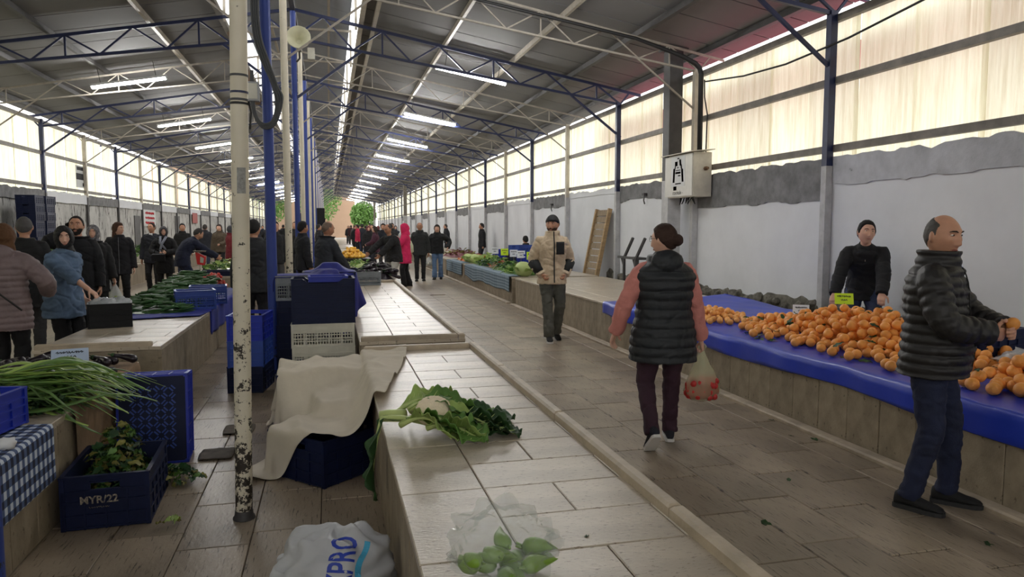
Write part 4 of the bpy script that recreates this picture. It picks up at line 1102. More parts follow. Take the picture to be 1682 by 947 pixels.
# wilted greens in the navy crate and fallen by it
def leafy(name, loc, n, sp, h, mats, label, cat='greens', L=.07, seed=0, up=.3):
    t = empty(name, loc, 0, label, cat); rg = random.Random(seed)
    ms = [leaf_mesh('leaf', L*rg.uniform(.8,1.3), L*.62, m, rg.uniform(.4,1.2), .3, .012, 6, 4, seed=rg.random()*9) for m in mats for _ in range(2)]
    for i in range(n):
        a = rg.random()*6.28; r_ = math.sqrt(rg.random()); x, y = sp[0]*r_*math.cos(a), sp[1]*r_*math.sin(a)
        z = h*(1-r_*r_)*rg.random()**.5
        inst('leaf', rg.choice(ms), t, (x,y,z+.01+L*.22), (rg.uniform(-1,1),rg.uniform(-1.2,.2)*up*2,rg.random()*6.28), rg.uniform(.7,1.2))
    return t
leafy('wilted_greens', (-1.27,4.80,.10), 230, (.16,.24), .34, (M_lf_y,M_lf_m,M_lf_d), 'heap of wilted yellowish greens in the navy crate', seed=2)
leafy('wilted_greens', (-.98,5.02,.0), 60, (.13,.12), .09, (M_lf_y,M_lf_m,M_lf_d), 'wilted leaves fallen on the floor beside the navy crate', seed=3)
leafy('leaf_scrap', (-.86,4.28,.0), 7, (.06,.05), .02, (M_lf_y,M_lf_l), 'pale leaf scrap on the floor left of the white pole', 'leaf', .05, seed=4)
crumple('paper_scrap', (-1.50,3.86,TOP+.03), (.045,.035,.03), mat('white_paper', sr(226,228,232), .8), 'crumpled white paper on the checked cloth', 3, 'paper', n=14)

# ---- left stall: bags in the black crate, cucumbers, tomatoes
for i, (dx, dy) in enumerate(((-.10,.0),(.09,.03),(0,-.06))):
    crumple('plastic_bag', (-2.33+dx, 8.74+dy, TOP+.17), (.105,.11,.075), MATS['thin_clear_plastic'], ['left','right','front'][i]+' knotted plastic bag in the black crate', 20+i, n=22)
M_cuc = mat('cucumber_skin', sr(52,92,46), .4, .25, 14, (1,1,1), .3, 60, rnd=.2)
def cuc(seed):
    rg = random.Random(seed); b = MB(); n = 9; L = .17; kk = rg.uniform(-.03,.03); b.tube([(L*(k/n-.5), kk*math.sin(math.pi*k/n), 0) for k in range(n+1)], [.0185*math.sin(math.pi*min(.97,max(.07,k/n)))**.35 for k in range(n+1)], 9); return b.mesh('cucumber', M_cuc, True)
cu_me = [cuc(i) for i in range(5)]
for i in range(250):
    lay = random.random(); y = 9.75 + random.random()*3.2; t = (y-9.75)/3.2
    hx = .42; x = -2.14 + jit(hx)*(1-.2*t)
    hm = (.16+.20*t)*max(0, 1-((x+2.14)/.52)**2)*min(1,(y-9.6)/.6)
    o = inst('cucumber', cu_me[i % 5], None, (x, y, TOP+.035+hm*(.55+.45*random.random())), (jit(.4),jit(.25),jit(.7)+.2), random.uniform(.95,1.25)); tag(o, 'green cucumber in the heap on the royal blue cloth', 'cucumber', 'heap of cucumbers')
cm = MB().grid(lambda u,v: (-2.14+(u-.5)*.92, 9.65+v*3.5, TOP+.012+(.07+.09*v)*max(0,1-((u-.5)*1.84)**2)*min(1,v*5)), 14, 24).build('cucumber_bed', M_cuc, None, True); tag(cm, 'lower layers of the cucumber heap', 'cucumber', kind='stuff')
M_tom = mat('tomato_skin', sr(196,58,44), .32, .1, 6, rnd=.12)
tm_me = MB().lathe([(0,-.026),(.020,-.024),(.032,-.008),(.033,.008),(.022,.022),(.006,.024),(0,.020)],12).mesh('tomato', M_tom, True)
ca_me = MB().lathe([(0,0),(.012,.001),(.004,.004),(0,.006)],5).mesh('calyx', M_lf_m)
PT = drop_heap(110, lambda rg: (rg.uniform(-2.42,-1.75), rg.uniform(13.05,13.55)), .033, 9, lambda x,y: .30*math.exp(-((x+1.95)/.25)**2), 7)
for p in PT:
    o = inst('tomato', tm_me, None, (p[0],p[1],p[2]+TOP+.02), (jit(.6),jit(.6),jit(3))); tag(o, 'red tomato in the pile behind the cucumbers', 'tomato', 'pile of tomatoes'); 
leafy('yellow_peppers', (-2.10,12.9,TOP+.24), 8, (.05,.04), .06, (mat('yellow_pepper', sr(214,204,60), .4),), 'yellow pepper lying between cucumbers and tomatoes', 'pepper', .09, seed=6)
leafy('lettuce', (-2.0,16.0,.76), 160, (.42,1.2), .18, (M_lf_m,M_lf_l,M_lf_d), 'green lettuces under the bending man\'s hands', 'lettuce', .13, seed=7)
crate((-2.0,14.55,.74), 0, M_cr_navy, 'navy tray in front of the lettuces on the left stall', .7, .4, .1, 'ribbed')
leafy('lettuce', (-6.2,18.5,TOP), 220, (.7,2.4), .55, (M_lf_l,M_lf_m), 'tall heap of pale lettuce by the flaking wall', 'lettuce', .22, seed=8)
leafy('herbs', (-6.2,26.5,TOP), 160, (.7,2.0), .4, (M_lf_d,M_lf_m), 'heap of dark herbs farther along the flaking wall', 'herbs', .22, seed=9)

# ---- middle stalls
for i in range(95):
    y = 15.15+random.random()*1.5; x = .88+jit(.36); hm = .26*max(0,1-((x-.88)/.42)**2)
    aubergine((x, y, TOP+.035+hm*(.5+.5*random.random())), (jit(.3),jit(.25),jit(1.0)), 'glossy aubergine in the heap before the bending man', 'heap of aubergines', 1.25)
MB().grid(lambda u,v: (.88+(u-.5)*.78, 15.1+v*1.7, TOP+.005+.20*max(0,1-((u-.5)*2)**2)*min(1,v*6)), 10, 10).build('aubergine_bed', M_aub, None, True); tag(bpy.data.objects['aubergine_bed'], 'lower layers of the aubergine heap', 'aubergine', kind='stuff')
for i in range(14):
    aubergine((.62+jit(.18), 13.85+jit(.10), TOP+.22+.03*(i%2)), (jit(.3),jit(.25),jit(1.2)), 'aubergine filling the grey crate', 'aubergines in the grey crate')
M_cab = mat('cabbage_leaf', sr(186,204,134), .6, .15, 5, (1,1,1), .3, 20, rnd=.08)
def cabbage_mesh(r=.11, seed=0):
    dirs, fs = sphere_dirs(26, 18); vs = []
    for d in dirs:
        k = 1 + .035*abs(math.sin(d.x*5+seed+d.z*3)) + .05*noise.noise(Vector((d.x*3,d.y*3,d.z*3+seed))); vs.append((d.x*r*k, d.y*r*k, d.z*r*.86*k+r*.8))
    return MB().add(vs, fs).mesh('cabbage', M_cab, True)
cab_me = cabbage_mesh()
def cabbage(loc, label, group=None, sc=1):
    t = inst('cabbage', cab_me, None, loc, (jit(.2),jit(.2),jit(3)), sc); tag(t, label, 'cabbage', group)
    for k in range(3): inst('outer_leaf', leaf_mesh('outer_leaf', .20, .20, M_lf_l, 1.3, .3, .012, 8, 6, seed=k) if k == 0 else bpy.data.meshes['outer_leaf'], t, (.07*math.cos(k*2.1),.07*math.sin(k*2.1),.03), (0,-1.1,k*2.1))
    return t
cabbage((4.08,15.35,TOP), 'big pale cabbage on the corner of the bare right stall', sc=1.75)
for i in range(5): cabbage((.75+.2*(i%3), 16.9+.28*(i//3), TOP+.02), 'pale cabbage behind the aubergine heap', 'cabbages behind the aubergines', 1.2)
leafy('greens', (.72,19.6,TOP+.02), 120, (.42,.9), .16, (M_lf_m,M_lf_l), 'flat heap of greens before the yellow fruit', 'greens', .12, seed=12)
leafy('herbs', (.35,14.25,TOP+.02), 40, (.1,.12), .26, (M_lf_m,M_lf_d), 'green herbs sticking up beside the grey crate', 'herbs', .10, seed=13)
M_yel = mat('yellow_fruit', sr(238,184,64), .42, .08, 9, rnd=.1)
ym = orange_mesh(.05, M_yel, 'yellow_fruit')
PY = drop_heap(150, lambda rg: (rg.uniform(.3,1.2), rg.uniform(23.0,25.0)), .05, 13, lambda x,y: .35*math.exp(-((x-.7)/.3)**2-((y-24.2)/.9)**2), 7)
for p in PY:
    tag(inst('yellow_fruit', ym, None, (p[0],p[1],p[2]+TOP+.10), (0,0,jit(3))), 'yellow fruit in the pyramid on the middle stall', 'fruit', 'yellow fruit pyramid')
MB().box((.29,22.8,TOP),(1.25,25.2,TOP+.10)).build('fruit_tray', M_cr_black, None); tag(bpy.data.objects['fruit_tray'], 'low black tray under the yellow fruit', 'tray')
# ---- right stall of greens
for i, (y, x, n, sp, h, ms, lab, L) in enumerate(((16.3,4.45,150,(.55,.7),.18,(M_lf_l,M_lf_m),'pale green chicory heap next to the big cabbage',.13),(17.7,4.5,130,(.55,.7),.16,(M_lf_d,M_lf_m),'dark green spinach heap on the greens stall',.12),
      (18.9,4.6,90,(.5,.5),.14,(mat('chilli_red', sr(168,66,46), .5, rnd=.2),M_lf_y),'rust red peppers between the greens',.09),(20.0,4.5,120,(.55,.7),.18,(M_lf_m,M_lf_d),'mid green parsley heap on the greens stall',.12),(21.5,4.6,90,(.5,.6),.20,(M_lf_l,),'pale green leek heap far on the greens stall',.16),
      (23.0,4.6,110,(.6,.6),.16,(mat('carrot_orange', sr(214,122,58), .5, rnd=.15),),'orange carrots at the far end of the greens stall',.12),(26.5,4.7,120,(.6,1.4),.2,(M_lf_y,mat('red_onion', sr(130,70,80), .5, rnd=.2)),'mixed produce on the stall behind the girl in jeans',.14))):
    vt = leafy('vegetable_heap', (x,y,TOP+.012), n, sp, h, ms, lab, 'vegetables', L, seed=20+i)
    # body of the heap under its leaves
    MB().grid(lambda u,v: ((u-.5)*2*sp[0], (v-.5)*2*sp[1], h*.62*max(0,1-((u-.5)*2)**2-((v-.5)*2)**2)), 10, 10).build('heap_body', ms[-1], vt, True)
for i, (x,y,m,l) in enumerate(((4.95,16.6,M_card_y,'lime price card over the pale chicory'),(5.0,18.0,M_card_y,'lime price card over the spinach'),(5.0,19.0,M_card_w,'white price card over the red peppers'),(5.0,19.8,M_card_w,'white price card over the parsley'),(5.0,20.9,M_card_y,'lime price card near the leeks'),(5.0,22.2,M_card_w,'white price card by the carrots'))):
    price_card((x,y,TOP+.24), R(-10), m, ['ab','c'], l, .22, .2, -12, .24)
for i in range(5): cabbage((4.15+.15*(i%2),21.2+.27*i,TOP+.02), 'pale cabbage in the row on the greens stall', 'cabbages on the greens stall', 1.25)
# leaf litter in the right aisle
for i, (x,y,lab) in enumerate(((3.50,4.97,'largest dark leaf on the floor before the orange stall'),(3.62,4.86,'curled leaf beside the largest one on the aisle floor'),(3.64,5.40,'leaf on the floor against the plinth'),(2.33,3.53,'thin leaf scrap on the near right floor'),(3.55,6.2,'leaf by the plinth behind the woman\'s bag'),(2.9,4.1,'leaf scrap midway across the near aisle'),(3.3,3.0,'leaf scrap at the lower right'),(.86,2.33,'small brown leaf on the near stall top'))):
    inst('fallen_leaf', lf_or[i % 3] if i != 7 else bl_me[0], None, (x,y,.004 if i != 7 else TOP+.004), (jit(.1),jit(.1),jit(3)), random.uniform(.6,1.3) if i != 7 else .4); tag(bpy.data.objects[-1] if False else COL.objects[-1], lab, 'leaf', 'fallen leaves')
# ================================================================ people
def remesh(b, voxel, smooth=3, name='mesh', disp=None):
    me = b.mesh('tmp'); o = bpy.data.objects.new('tmp', me); WORK.collection.objects.link(o)
    m = o.modifiers.new('r','REMESH'); m.mode = 'VOXEL'; m.voxel_size = voxel; m.adaptivity = 0
    if smooth: s = o.modifiers.new('s','SMOOTH'); s.factor = .5; s.iterations = smooth
    vl = WORK.view_layers[0]; vl.update(); dg = vl.depsgraph; out = bpy.data.meshes.new_from_object(o.evaluated_get(dg))
    bpy.data.objects.remove(o); bpy.data.meshes.remove(me)
    if disp:
        amp, fr, sd = disp
        nv = len(out.vertices); co = [0.0]*(nv*3); no = [0.0]*(nv*3)
        out.vertices.foreach_get('co', co); out.vertex_normals.foreach_get('vector', no)
        for i in range(nv):
            x, y, z = co[3*i:3*i+3]
            d = amp*(noise.noise((x*fr, y*fr, z*fr*.8+sd)) + .5*noise.noise((x*fr*2.1+3, y*fr*2.1, z*fr*1.2+sd))) + amp*1.1*(max(0, 1-3*abs(noise.noise((x*fr*.8+z*fr*.5, y*fr*.8-z*fr*.4, z*fr*1.1+sd+5)))) - max(0, 1-4*abs(noise.noise((x*fr*.9-z*fr*.6, y*fr*.9, z*fr*1.3+sd+11)))))
            co[3*i] += no[3*i]*d; co[3*i+1] += no[3*i+1]*d; co[3*i+2] += no[3*i+2]*d
        out.vertices.foreach_set('co', co); out.update()
    out.name = name; shade(out, True); return out

def ellipse(c, X, Y, a, b, n=20, p=2.3):
    r = []
    for k in range(n):
        t = 2*math.pi*k/n; ct, st = math.cos(t), math.sin(t)
        r.append(c + X*(a*math.copysign(abs(ct)**(2/p), ct)) + Y*(b*math.copysign(abs(st)**(2/p), st)))
    return r

def head_disp(n):
    """point of a head surface for the unit direction n (x right, y forward, z up)"""
    x, y, z = n.x*.077, n.y*.096, n.z*.118
    if n.z < 0:
        t = -n.z
        x *= 1 - .30*t**1.6
        y *= (1-.10*t) if n.y > 0 else (1 - .50*t)
    if n.z > .3: y -= .006*(n.z-.3)
    if n.y > 0:
        g = lambda cx, cz, sx, sz: math.exp(-((abs(x)-cx)/sx)**2 - ((z-cz)/sz)**2)
        d = 0
        ridge = max(0, min(1, (.030-z)/.058)) if z > -.034 else max(0, 1-(-.034-z)/.010)
        d += .026*math.exp(-(x/.0105)**2)*ridge
        d += .007*g(.012,-.030,.008,.008)
        d += .007*g(.026,.040,.022,.010) - .011*g(.031,.020,.015,.011) + .005*g(.044,-.012,.02,.018)
        d += .008*math.exp(-(x/.022)**2)*(math.exp(-((z+.053)/.006)**2)+.9*math.exp(-((z+.067)/.007)**2))
        d -= .004*math.exp(-(x/.022)**2)*math.exp(-((z+.060)/.003)**2)
        d += .012*math.exp(-(x/.024)**2-((z+.098)/.018)**2) - .003*math.exp(-(x/.03)**2-((z+.080)/.008)**2)
        y += d*min(1, n.y*1.6)
    return Vector((x,y,z))

def sstep(a, b, x):
    t = max(0, min(1, (x-a)/(b-a))); return t*t*(3-2*t)

def hair_shell(kind, nu=40, nv=32, seed=0):
    """closed shell: outside the head where there is hair, sunk inside it at the face"""
    dirs, fs = sphere_dirs(nu, nv); vs = []
    for n in dirs:
        p = head_disp(n); y, z = n.y, n.z
        if kind == 'short':   thr = lerp(-.62, -.06, sstep(-1,.05,y)) if y < .22 else lerp(-.06, .72, sstep(.22,.62,y)); th = .011
        elif kind == 'crop':  thr = lerp(-.62, -.06, sstep(-1,.05,y)) if y < .2 else lerp(-.06, .74, sstep(.2,.6,y)); th = .007
        elif kind == 'bald':  thr = lerp(-.62, -.02, sstep(-1,.15,y)); thr = thr + 1.2*sstep(.12,.42,y); th = .005
        elif kind == 'balding': thr = lerp(-.6, .0, sstep(-1,.1,y)); thr = thr + 1.2*sstep(.15,.5,y); th = .006
        elif kind == 'beanie': thr = lerp(-.30, .40, sstep(-1,.8,y)); th = .017
        elif kind == 'long':  thr = lerp(-.95, -.35, sstep(-1,.1,y)) if y < .1 else lerp(-.35, .58, sstep(.1,.62,y)); th = .020
        elif kind == 'bunhair': thr = lerp(-.60, -.02, sstep(-1,.05,y)) if y < .05 else lerp(-.02, .62, sstep(.05,.7,y)); th = .012
        elif kind == 'scarf': thr = -2 if y < .42 else (.52 if z > 0 else 2); th = .020
        elif kind == 'hood':  thr = -2 if y < .30 else (.66 if z > 0 else 2); th = .040
        on = sstep(thr-.09, thr+.09, z) if thr > -1.5 else 1
        if kind in ('scarf','hood'):
            fz = (z-.02)/.62; fx = n.x/.62
            inside = fx*fx + fz*fz if y > 0 else 9
            on = sstep(.75, 1.1, inside)
        if kind == 'bald': on *= 1-sstep(.62,.86,z+.35*y)
        if kind == 'balding' and z > .80: on *= .3
        d = n.copy(); rough = .004*noise.noise(Vector((n.x*9,n.y*9,n.z*9+seed))) if kind not in ('beanie','bald') else 0
        out = lerp(-.016, th + rough, on)
        if kind == 'short' and z > .3: out += .008*on*sstep(.3,.8,z)
        vs.append(p + d*out)
    return vs, fs

def hand_parts(b, wrist, dirv, palm, side, curl=.5, s=1.0, spread=.0, fing=True, pinch=False):
    """palm plus five bent fingers. dirv = finger direction, palm = palm normal"""
    d = dirv.normalized(); pn = (palm - d*palm.dot(d)).normalized(); x = d.cross(pn).normalized()*side   # x points to the thumb
    L = .092*s
    rr = []
    for t, w, h in ((-.03,.026,.021),(.0,.028,.020),(.35,.038,.018),(.75,.042,.017),(1.0,.040,.014),(1.06,.030,.009)):
        rr.append(ellipse(wrist + d*(L*t), x, pn, w*s, h*s, 14, 2.4))
    b.rings(rr)
    if not fing: return
    for i, (o, ln) in enumerate(((.030,.072),(.0105,.080),(-.0095,.074),(-.029,.058))):
        p = wrist + d*(L*.96) + x*(o*s) ; a = 0; pts = [p - d*.02*s]; cur = p
        pts.append(cur)
        for seg, (f, bend) in enumerate(((.45,.75),(.32,1.0),(.23,.7))):
            a += curl*bend; dd = d*math.cos(a) + pn*math.sin(a) + x*(o*spread*6)
            cur = cur + dd.normalized()*(ln*f*s); pts.append(cur)
        b.tube(pts, [.0098*s,.0098*s,.0092*s,.0084*s,.0068*s], 8)
    base = wrist + d*(L*.28) + x*(.026*s)
    t1 = base + (d*.55 + x*.75 + pn*.25).normalized()*(.042*s); dd = (d*.85 + x*.20 + pn*(.35+.35*curl)).normalized()
    b.tube([base - x*.012*s, base, t1, t1 + dd*(.032*s), t1 + (dd + pn*.3*curl).normalized()*(.055*s)], [.015*s,.0145*s,.0115*s,.0100*s,.0075*s], 8)

def ik(a, c, l1, l2, pole):
    v = c - a; d = min(v.length, (l1+l2)*.998); u = v.normalized()
    k = (l1*l1 - l2*l2 + d*d)/(2*d); h = math.sqrt(max(0, l1*l1-k*k))
    q = (pole - u*pole.dot(u))
    q = q.normalized() if q.length > 1e-4 else Vector((0,-1,0))
    return a + u*k + q*h, a + u*d

M_SKIN = {n: mat('skin_'+n, c, .55, .10, 14, spots=None, subs=.12, bump=.08, bscale=120) for n, c in dict(light=sr(220,174,152), mid=sr(198,148,122), tan=sr(178,128,102)).items()}
M_EYE = mat('eye_white', sr(222,214,206), .3); M_IRIS = mat('eye_iris', sr(38,26,20), .2); M_LIP = {'light': mat('lip_light', sr(176,104,96), .5), 'mid': mat('lip_mid', sr(150,88,78), .5), 'tan': mat('lip_tan', sr(124,76,66), .5)}
def fabric(name, c, rough=.85, var=.15, bump=.3, scale=9, sheen=0): return mat('fabric_'+name, c, rough, var, scale, (1,1,1), bump, 90, sheen=sheen)
FB = {}
def fab(c, key=None, **k):
    key = key or '%d_%d_%d' % c
    if key not in FB: FB[key] = fabric(key, sr(*c), **k)
    return FB[key]

def person(loc, rz, label, h=1.74, build=1.0, lean=0, leanx=0, head=(0,0,0), skin='mid', hair=('short',(24,22,22)),
           top=None, bottom=None, shoes=(26,26,28), arms=(None,None), hands=(.5,.5), palms=(None,None), feet=None, pelvis=None, detail=2,
           under=None, beard=None, extra=None, glasses=False, group='shoppers and sellers', fingers=True, z=0, belly=0, name='person'):
    """local frame: +y forward, +x right.  detail 3 near, 2 middle, 1 far"""
    s = h/1.75; root = empty(name, (loc[0],loc[1],z), rz, label, 'person', group)
    vox = {3:.0045, 2:.0085, 1:.014}[detail]; cv = {3:.0075, 2:.011, 1:.016}[detail]
    P = Vector(pelvis) if pelvis else Vector((0,0,.952*s)); LT = .515*s
    def ang(t): return lean*sstep(-.1, .75, t)
    NS = 40; sp = {}
    pos = P.copy(); pts = []
    # spine points from t=-.3 (thighs) to t=1.2
    def frame(t):
        a = ang(t); up = Vector((math.sin(leanx*sstep(0,.8,t)), math.sin(a), math.cos(a))).normalized(); X = Vector((1,0,0)); X = (X - up*X.dot(up)).normalized(); Y = up.cross(X); return X, Y, up
    cache = {}
    def spine(t):
        if t <= 0: X,Y,U = frame(0); return P + U*(LT*t)
        n = 24; p = P.copy()
        for i in range(n): p += frame(t*(i+.5)/n)[2]*(LT*t/n)
        return p
    Xc, Yc, Uc = frame(1.0); neck = spine(1.0)
    ha = Euler((head[1], head[2], head[0]), 'XYZ')
    lean_back = Matrix.Rotation(-ang(1.0)*.75, 3, 'X') @ Matrix.Identity(3)
    Hrot = ha.to_matrix()
    ht = (Vector((0,math.sin(ang(1)*.45),math.cos(ang(1)*.45)))); hc = neck + ht*(.160*s) + Vector((0,.020*s,0))
    HM = Matrix.Translation(hc) @ Hrot.to_4x4() @ Matrix.Scale(s*1.09, 4)
    # limbs
    arms_j = []
    for i, sd in enumerate((-1,1)):                       # 0 = left, 1 = right
        sh = spine(.87) + Xc*(sd*.168*s*(.85+.15*build))
        tgt = arms[i] or (sd*.25*s, .03*s, P.z - .10*s)
        pole = Vector((sd*.5,-1,-.1))
        if isinstance(tgt, dict): pole = Vector(tgt['pole']); tgt = tgt['at']
        el, wr = ik(sh, Vector(tgt), .295*s, .265*s, pole); arms_j.append((sh, el, wr))
    feet = feet or ((-.10*s,.03*s,0,0),(.10*s,-.02*s,0,0)); legs_j = []
    for i, sd in enumerate((-1,1)):
        hip = P + Vector((sd*.088*s,0,-.03*s)); f = feet[i]; ank = Vector((f[0],f[1],.085*s+f[2]))
        kn, an = ik(hip, ank, .425*s, .425*s, Vector((sd*.15+ (f[4] if len(f) > 4 else 0),1,0))); legs_j.append((hip, kn, an, f[3]))
    # ---- body
    b = MB()
    core = .82
    b.rings([ellipse(spine(t), *frame(t)[:2], a*core*s*build, c*core*s*build, 16) for t, a, c in ((-.18,.10,.08),(-.1,.155,.105),(.1,.155,.105),(.35,.14,.10),(.6,.155,.11),(.8,.17,.105),(.92,.12,.08),(1.0,.06,.06))])
    b.tube([spine(.85), neck, neck.lerp(hc,.45), hc - Vector((0,.012*s,0))], [.070*s,.058*s,.054*s,.052*s], 14)
    for i, sd in enumerate((-1,1)):
        sh, el, wr = arms_j[i]
        b.tube([sh-Xc*(sd*.03), sh, sh.lerp(el,.5), el, el.lerp(wr,.35), wr], [.045*s,.046*s,.040*s,.036*s,.037*s,.027*s], 12)
        d = (wr-el).normalized(); pn = Vector(palms[i]) if palms[i] else Vector((-sd,.25,0))
        d2 = d
        hand_parts(b, wr, d2, pn, 1 if (d2.cross((pn-d2*pn.dot(d2)).normalized())).dot(Vector((0,1,.15))) > 0 else -1, hands[i], s*1.02, fing=fingers and detail > 1)
        hip, kn, an, fp = legs_j[i]
        b.tube([hip, hip.lerp(kn,.5), kn, kn.lerp(an,.35), an], [.075*s,.066*s,.050*s,.050*s,.036*s], 12)
    dirs, fs = sphere_dirs(56 if detail == 3 else 30, 48 if detail == 3 else 26)
    b.add([HM @ head_disp(n) for n in dirs], fs)
    for sd in (-1,1): b.ball(HM @ Vector((sd*.079,-.006,.002)), (.010*s,.020*s,.033*s), 10, 8, Hrot @ Matrix.Rotation(sd*-.35,3,'Z'))
    body = inst('body', remesh(b, vox, 2, 'body'), root); body.data.materials.append(M_SKIN[skin])
    hd = (lambda n: HM @ n)
    if detail >= 2:
        for sd in (-1,1):
            e = MB(); e.ball(hd(Vector((sd*.031,.0775,.0195))), (.0125*s,.0095*s,.0058*s), 12, 8, Hrot); eo = e.build('eye', M_EYE, root, True)
            e = MB(); e.ball(hd(Vector((sd*.0305,.0855,.0195))), (.0052*s,.0030*s,.0052*s), 8, 6, Hrot); e.build('iris', M_IRIS, eo, True)
            e = MB(); e.tube([hd(Vector((sd*x,y,zz))) for x, y, zz in ((.013,.0955,.036),(.026,.0945,.0415),(.040,.084,.0405),(.050,.0725,.035))], [.0028*s,.0042*s,.0036*s,.0016*s], 6); e.build('eyebrow', fab(hair[1] if hair[0] in ('short','crop','bunhair','long') else (34,28,26)), root, True)
        e = MB(); e.tube([hd(Vector((x,y,zz))) for x, y, zz in ((-.022,.0775,-.0600),(-.010,.0860,-.0590),(0,.0875,-.0595),(.010,.0860,-.0590),(.022,.0775,-.0600))], [.002*s,.0050*s,.0056*s,.0050*s,.002*s], 6); e.build('lips', M_LIP[skin], root, True)
    # ---- hair / head cover
    hk, hcn = hair[0], hair[1]
    if hk != 'none':
        vs, fs2 = hair_shell(hk, 44 if detail > 1 else 24, 34 if detail > 1 else 18); b = MB(); b.add([hd(v) for v in vs], fs2)
        nm = {'beanie':'beanie','scarf':'headscarf','hood':'hood'}.get(hk,'hair')
        hm = hair[2] if len(hair) > 2 else fab(hcn, rough=.7)
        if hk == 'long':
            b.rings([[hd(v) for v in ellipse(Vector((0,-.048-.012*t,.02-.30*t)), Vector((1,0,0)), Vector((0,1,0)), .075+.02*math.sin(t*2.5), .045-.010*t, 16)] for t in (0,.2,.4,.6,.8,1.0)])
        if hk == 'bunhair': b.ball(hd(Vector((0,-.105,.000))), .048*s, 14, 10)
        if hk == 'scarf':
            b.rings([[hd(v) for v in ellipse(Vector((0,-.018,-.05-.10*t)), Vector((1,0,0)), Vector((0,1,0)), .072+.03*t*t, .074+.016*t, 18)] for t in (0,.25,.5,.75,1.0)])
        if hk == 'hood':
            b.rings([[hd(v) for v in ellipse(Vector((0,-.020,-.06-.10*t)), Vector((1,0,0)), Vector((0,1,0)), .100+.03*t, .105+.01*t, 18)] for t in (0,.5,1.0)])
        me = remesh(b, cv*.8, 2, nm, (.0025,26,1) if hk in ('scarf','long','hood') else (.0012,40,1)); me.materials.append(hm); inst(nm, me, root)
    if beard:
        dirs2, fs2 = sphere_dirs(40,32); vs = []
        for n in dirs2:
            p = head_disp(n); on = sstep(.2,.42,n.y)*sstep(-.20,-.38,n.z) if n.y > 0 else 0
            if n.y > .05: on = max(on, sstep(-.12,-.30,n.z)*sstep(.05,.2,n.y)*sstep(.35,.5,abs(n.x)))
            lipz = math.exp(-(p.x/.018)**2-((p.z+.060)/.006)**2)
            vs.append(hd(p + n*lerp(-.014, .0040, on*(1-lipz))))
        b = MB(); b.add(vs, fs2); b.build('beard', fab(beard), root, True)
    if glasses:
        g = MB()
        for sd in (-1,1):
            g.tube([hd(Vector((sd*.033+.020*math.cos(a), .098-.008*abs(math.cos(a)) , .016+.016*math.sin(a)))) for a in [2*math.pi*k/16 for k in range(17)]], .0016*s, 6)
            g.tube([hd(Vector((sd*.053,.090,.020))), hd(Vector((sd*.074,.04,.022))), hd(Vector((sd*.080,-.01,.015)))], .0016*s, 6)
        g.tube([hd(Vector((-.013,.099,.018))), hd(Vector((.013,.099,.018)))], .0016*s, 6); g.build('glasses', M_black, root, True)
    # ---- garments
    def torso_rings(tp, b, grow=0):
        ln = tp.get('len', .16); th = tp.get('thick', .022)+grow; puff = tp.get('puff', 0); step = tp.get('step', .055); col = tp.get('collar', .07); fl = tp.get('flare', 1.0)
        prof = ((-1.3,.215,.165),(-.6,.175,.135),(-.25,.172,.128),(-.05,.165,.118),(.12,.158,.112),(.35,.148,.106),(.6,.165,.115),(.76,.178,.112),(.86,.166,.100),(.94,.122,.088),(1.0,.078,.074),(1.0+col/.53,.068,.072))
        t0 = -ln/.53; t1 = 1.0 + col/.53; n = int((t1-t0)*.53/(.010 if puff else .025)); rr = []
        for i in range(n+1):
            t = lerp(t0, t1, i/n)
            for k in range(len(prof)-1):
                if prof[k][0] <= t <= prof[k+1][0]: u = (t-prof[k][0])/(prof[k+1][0]-prof[k][0]); a = lerp(prof[k][1],prof[k+1][1],u); c = lerp(prof[k][2],prof[k+1][2],u); break
            g = fl if t < .3 else 1
            if t < .3: g = lerp(fl, 1, sstep(-.3,.35,t))
            a = a*build*g*s + th; c = c*build*g*s + th
            by = belly*math.exp(-((t-.12)/.35)**2)
            if puff: q = abs(math.sin(math.pi*(t*.53)/step))**.55; a += puff*(q-.7); c += puff*(q-.7)
            X, Y, U = frame(t); ctr = spine(t) + Y*(by*.55)
            if t > .93: ctr += Y*(.006)
            rr.append(ellipse(ctr, X, Y, a, c + by*.6, 28, 2.25))
        b.rings(rr)
    def sleeves(tp, b, grow=0):
        th = tp.get('thick', .022)+grow; puff = tp.get('puff', 0); step = tp.get('step', .055); sl = tp.get('sleeve', 1.0)
        for i, sd in enumerate((-1,1)):
            sh, el, wr = arms_j[i]; path = [sh - Xc*(sd*.05*s) - Uc*.01, sh + Xc*(sd*.012*s)]
            pts = []; m = 46 if puff else 22
            a0 = sh - Xc*(sd*.06*s); L1 = (el-sh).length; L2 = (wr-el).length*sl + (0 if sl < 1 else .01)
            for k in range(m+1):
                q = lerp(-.06, L1+L2, k/m)
                if q < 0: p = sh + Xc*(sd*q)
                elif q < L1: p = sh.lerp(el, q/L1)
                else: p = el.lerp(wr, (q-L1)/(wr-el).length)
                # round the elbow
                if abs(q-L1) < .05: p = p.lerp((sh.lerp(el,1-.05/L1)+el.lerp(wr,.05/(wr-el).length))/2, .45)
                r_ = (lerp(.062, .040, max(0,q)/(L1+L2))*s*(.5+.5*build) + th*.85)*lerp(.80,1,sstep(-.06,.09,q))
                if puff: r_ += puff*.85*(abs(math.sin(math.pi*q/step))**.55-.7)
                if q > L1+L2-.03 and tp.get('cuff'): r_ *= .86
                pts.append((p, r_))
            b.tube([p for p,_ in pts], [r for _,r in pts], 16)
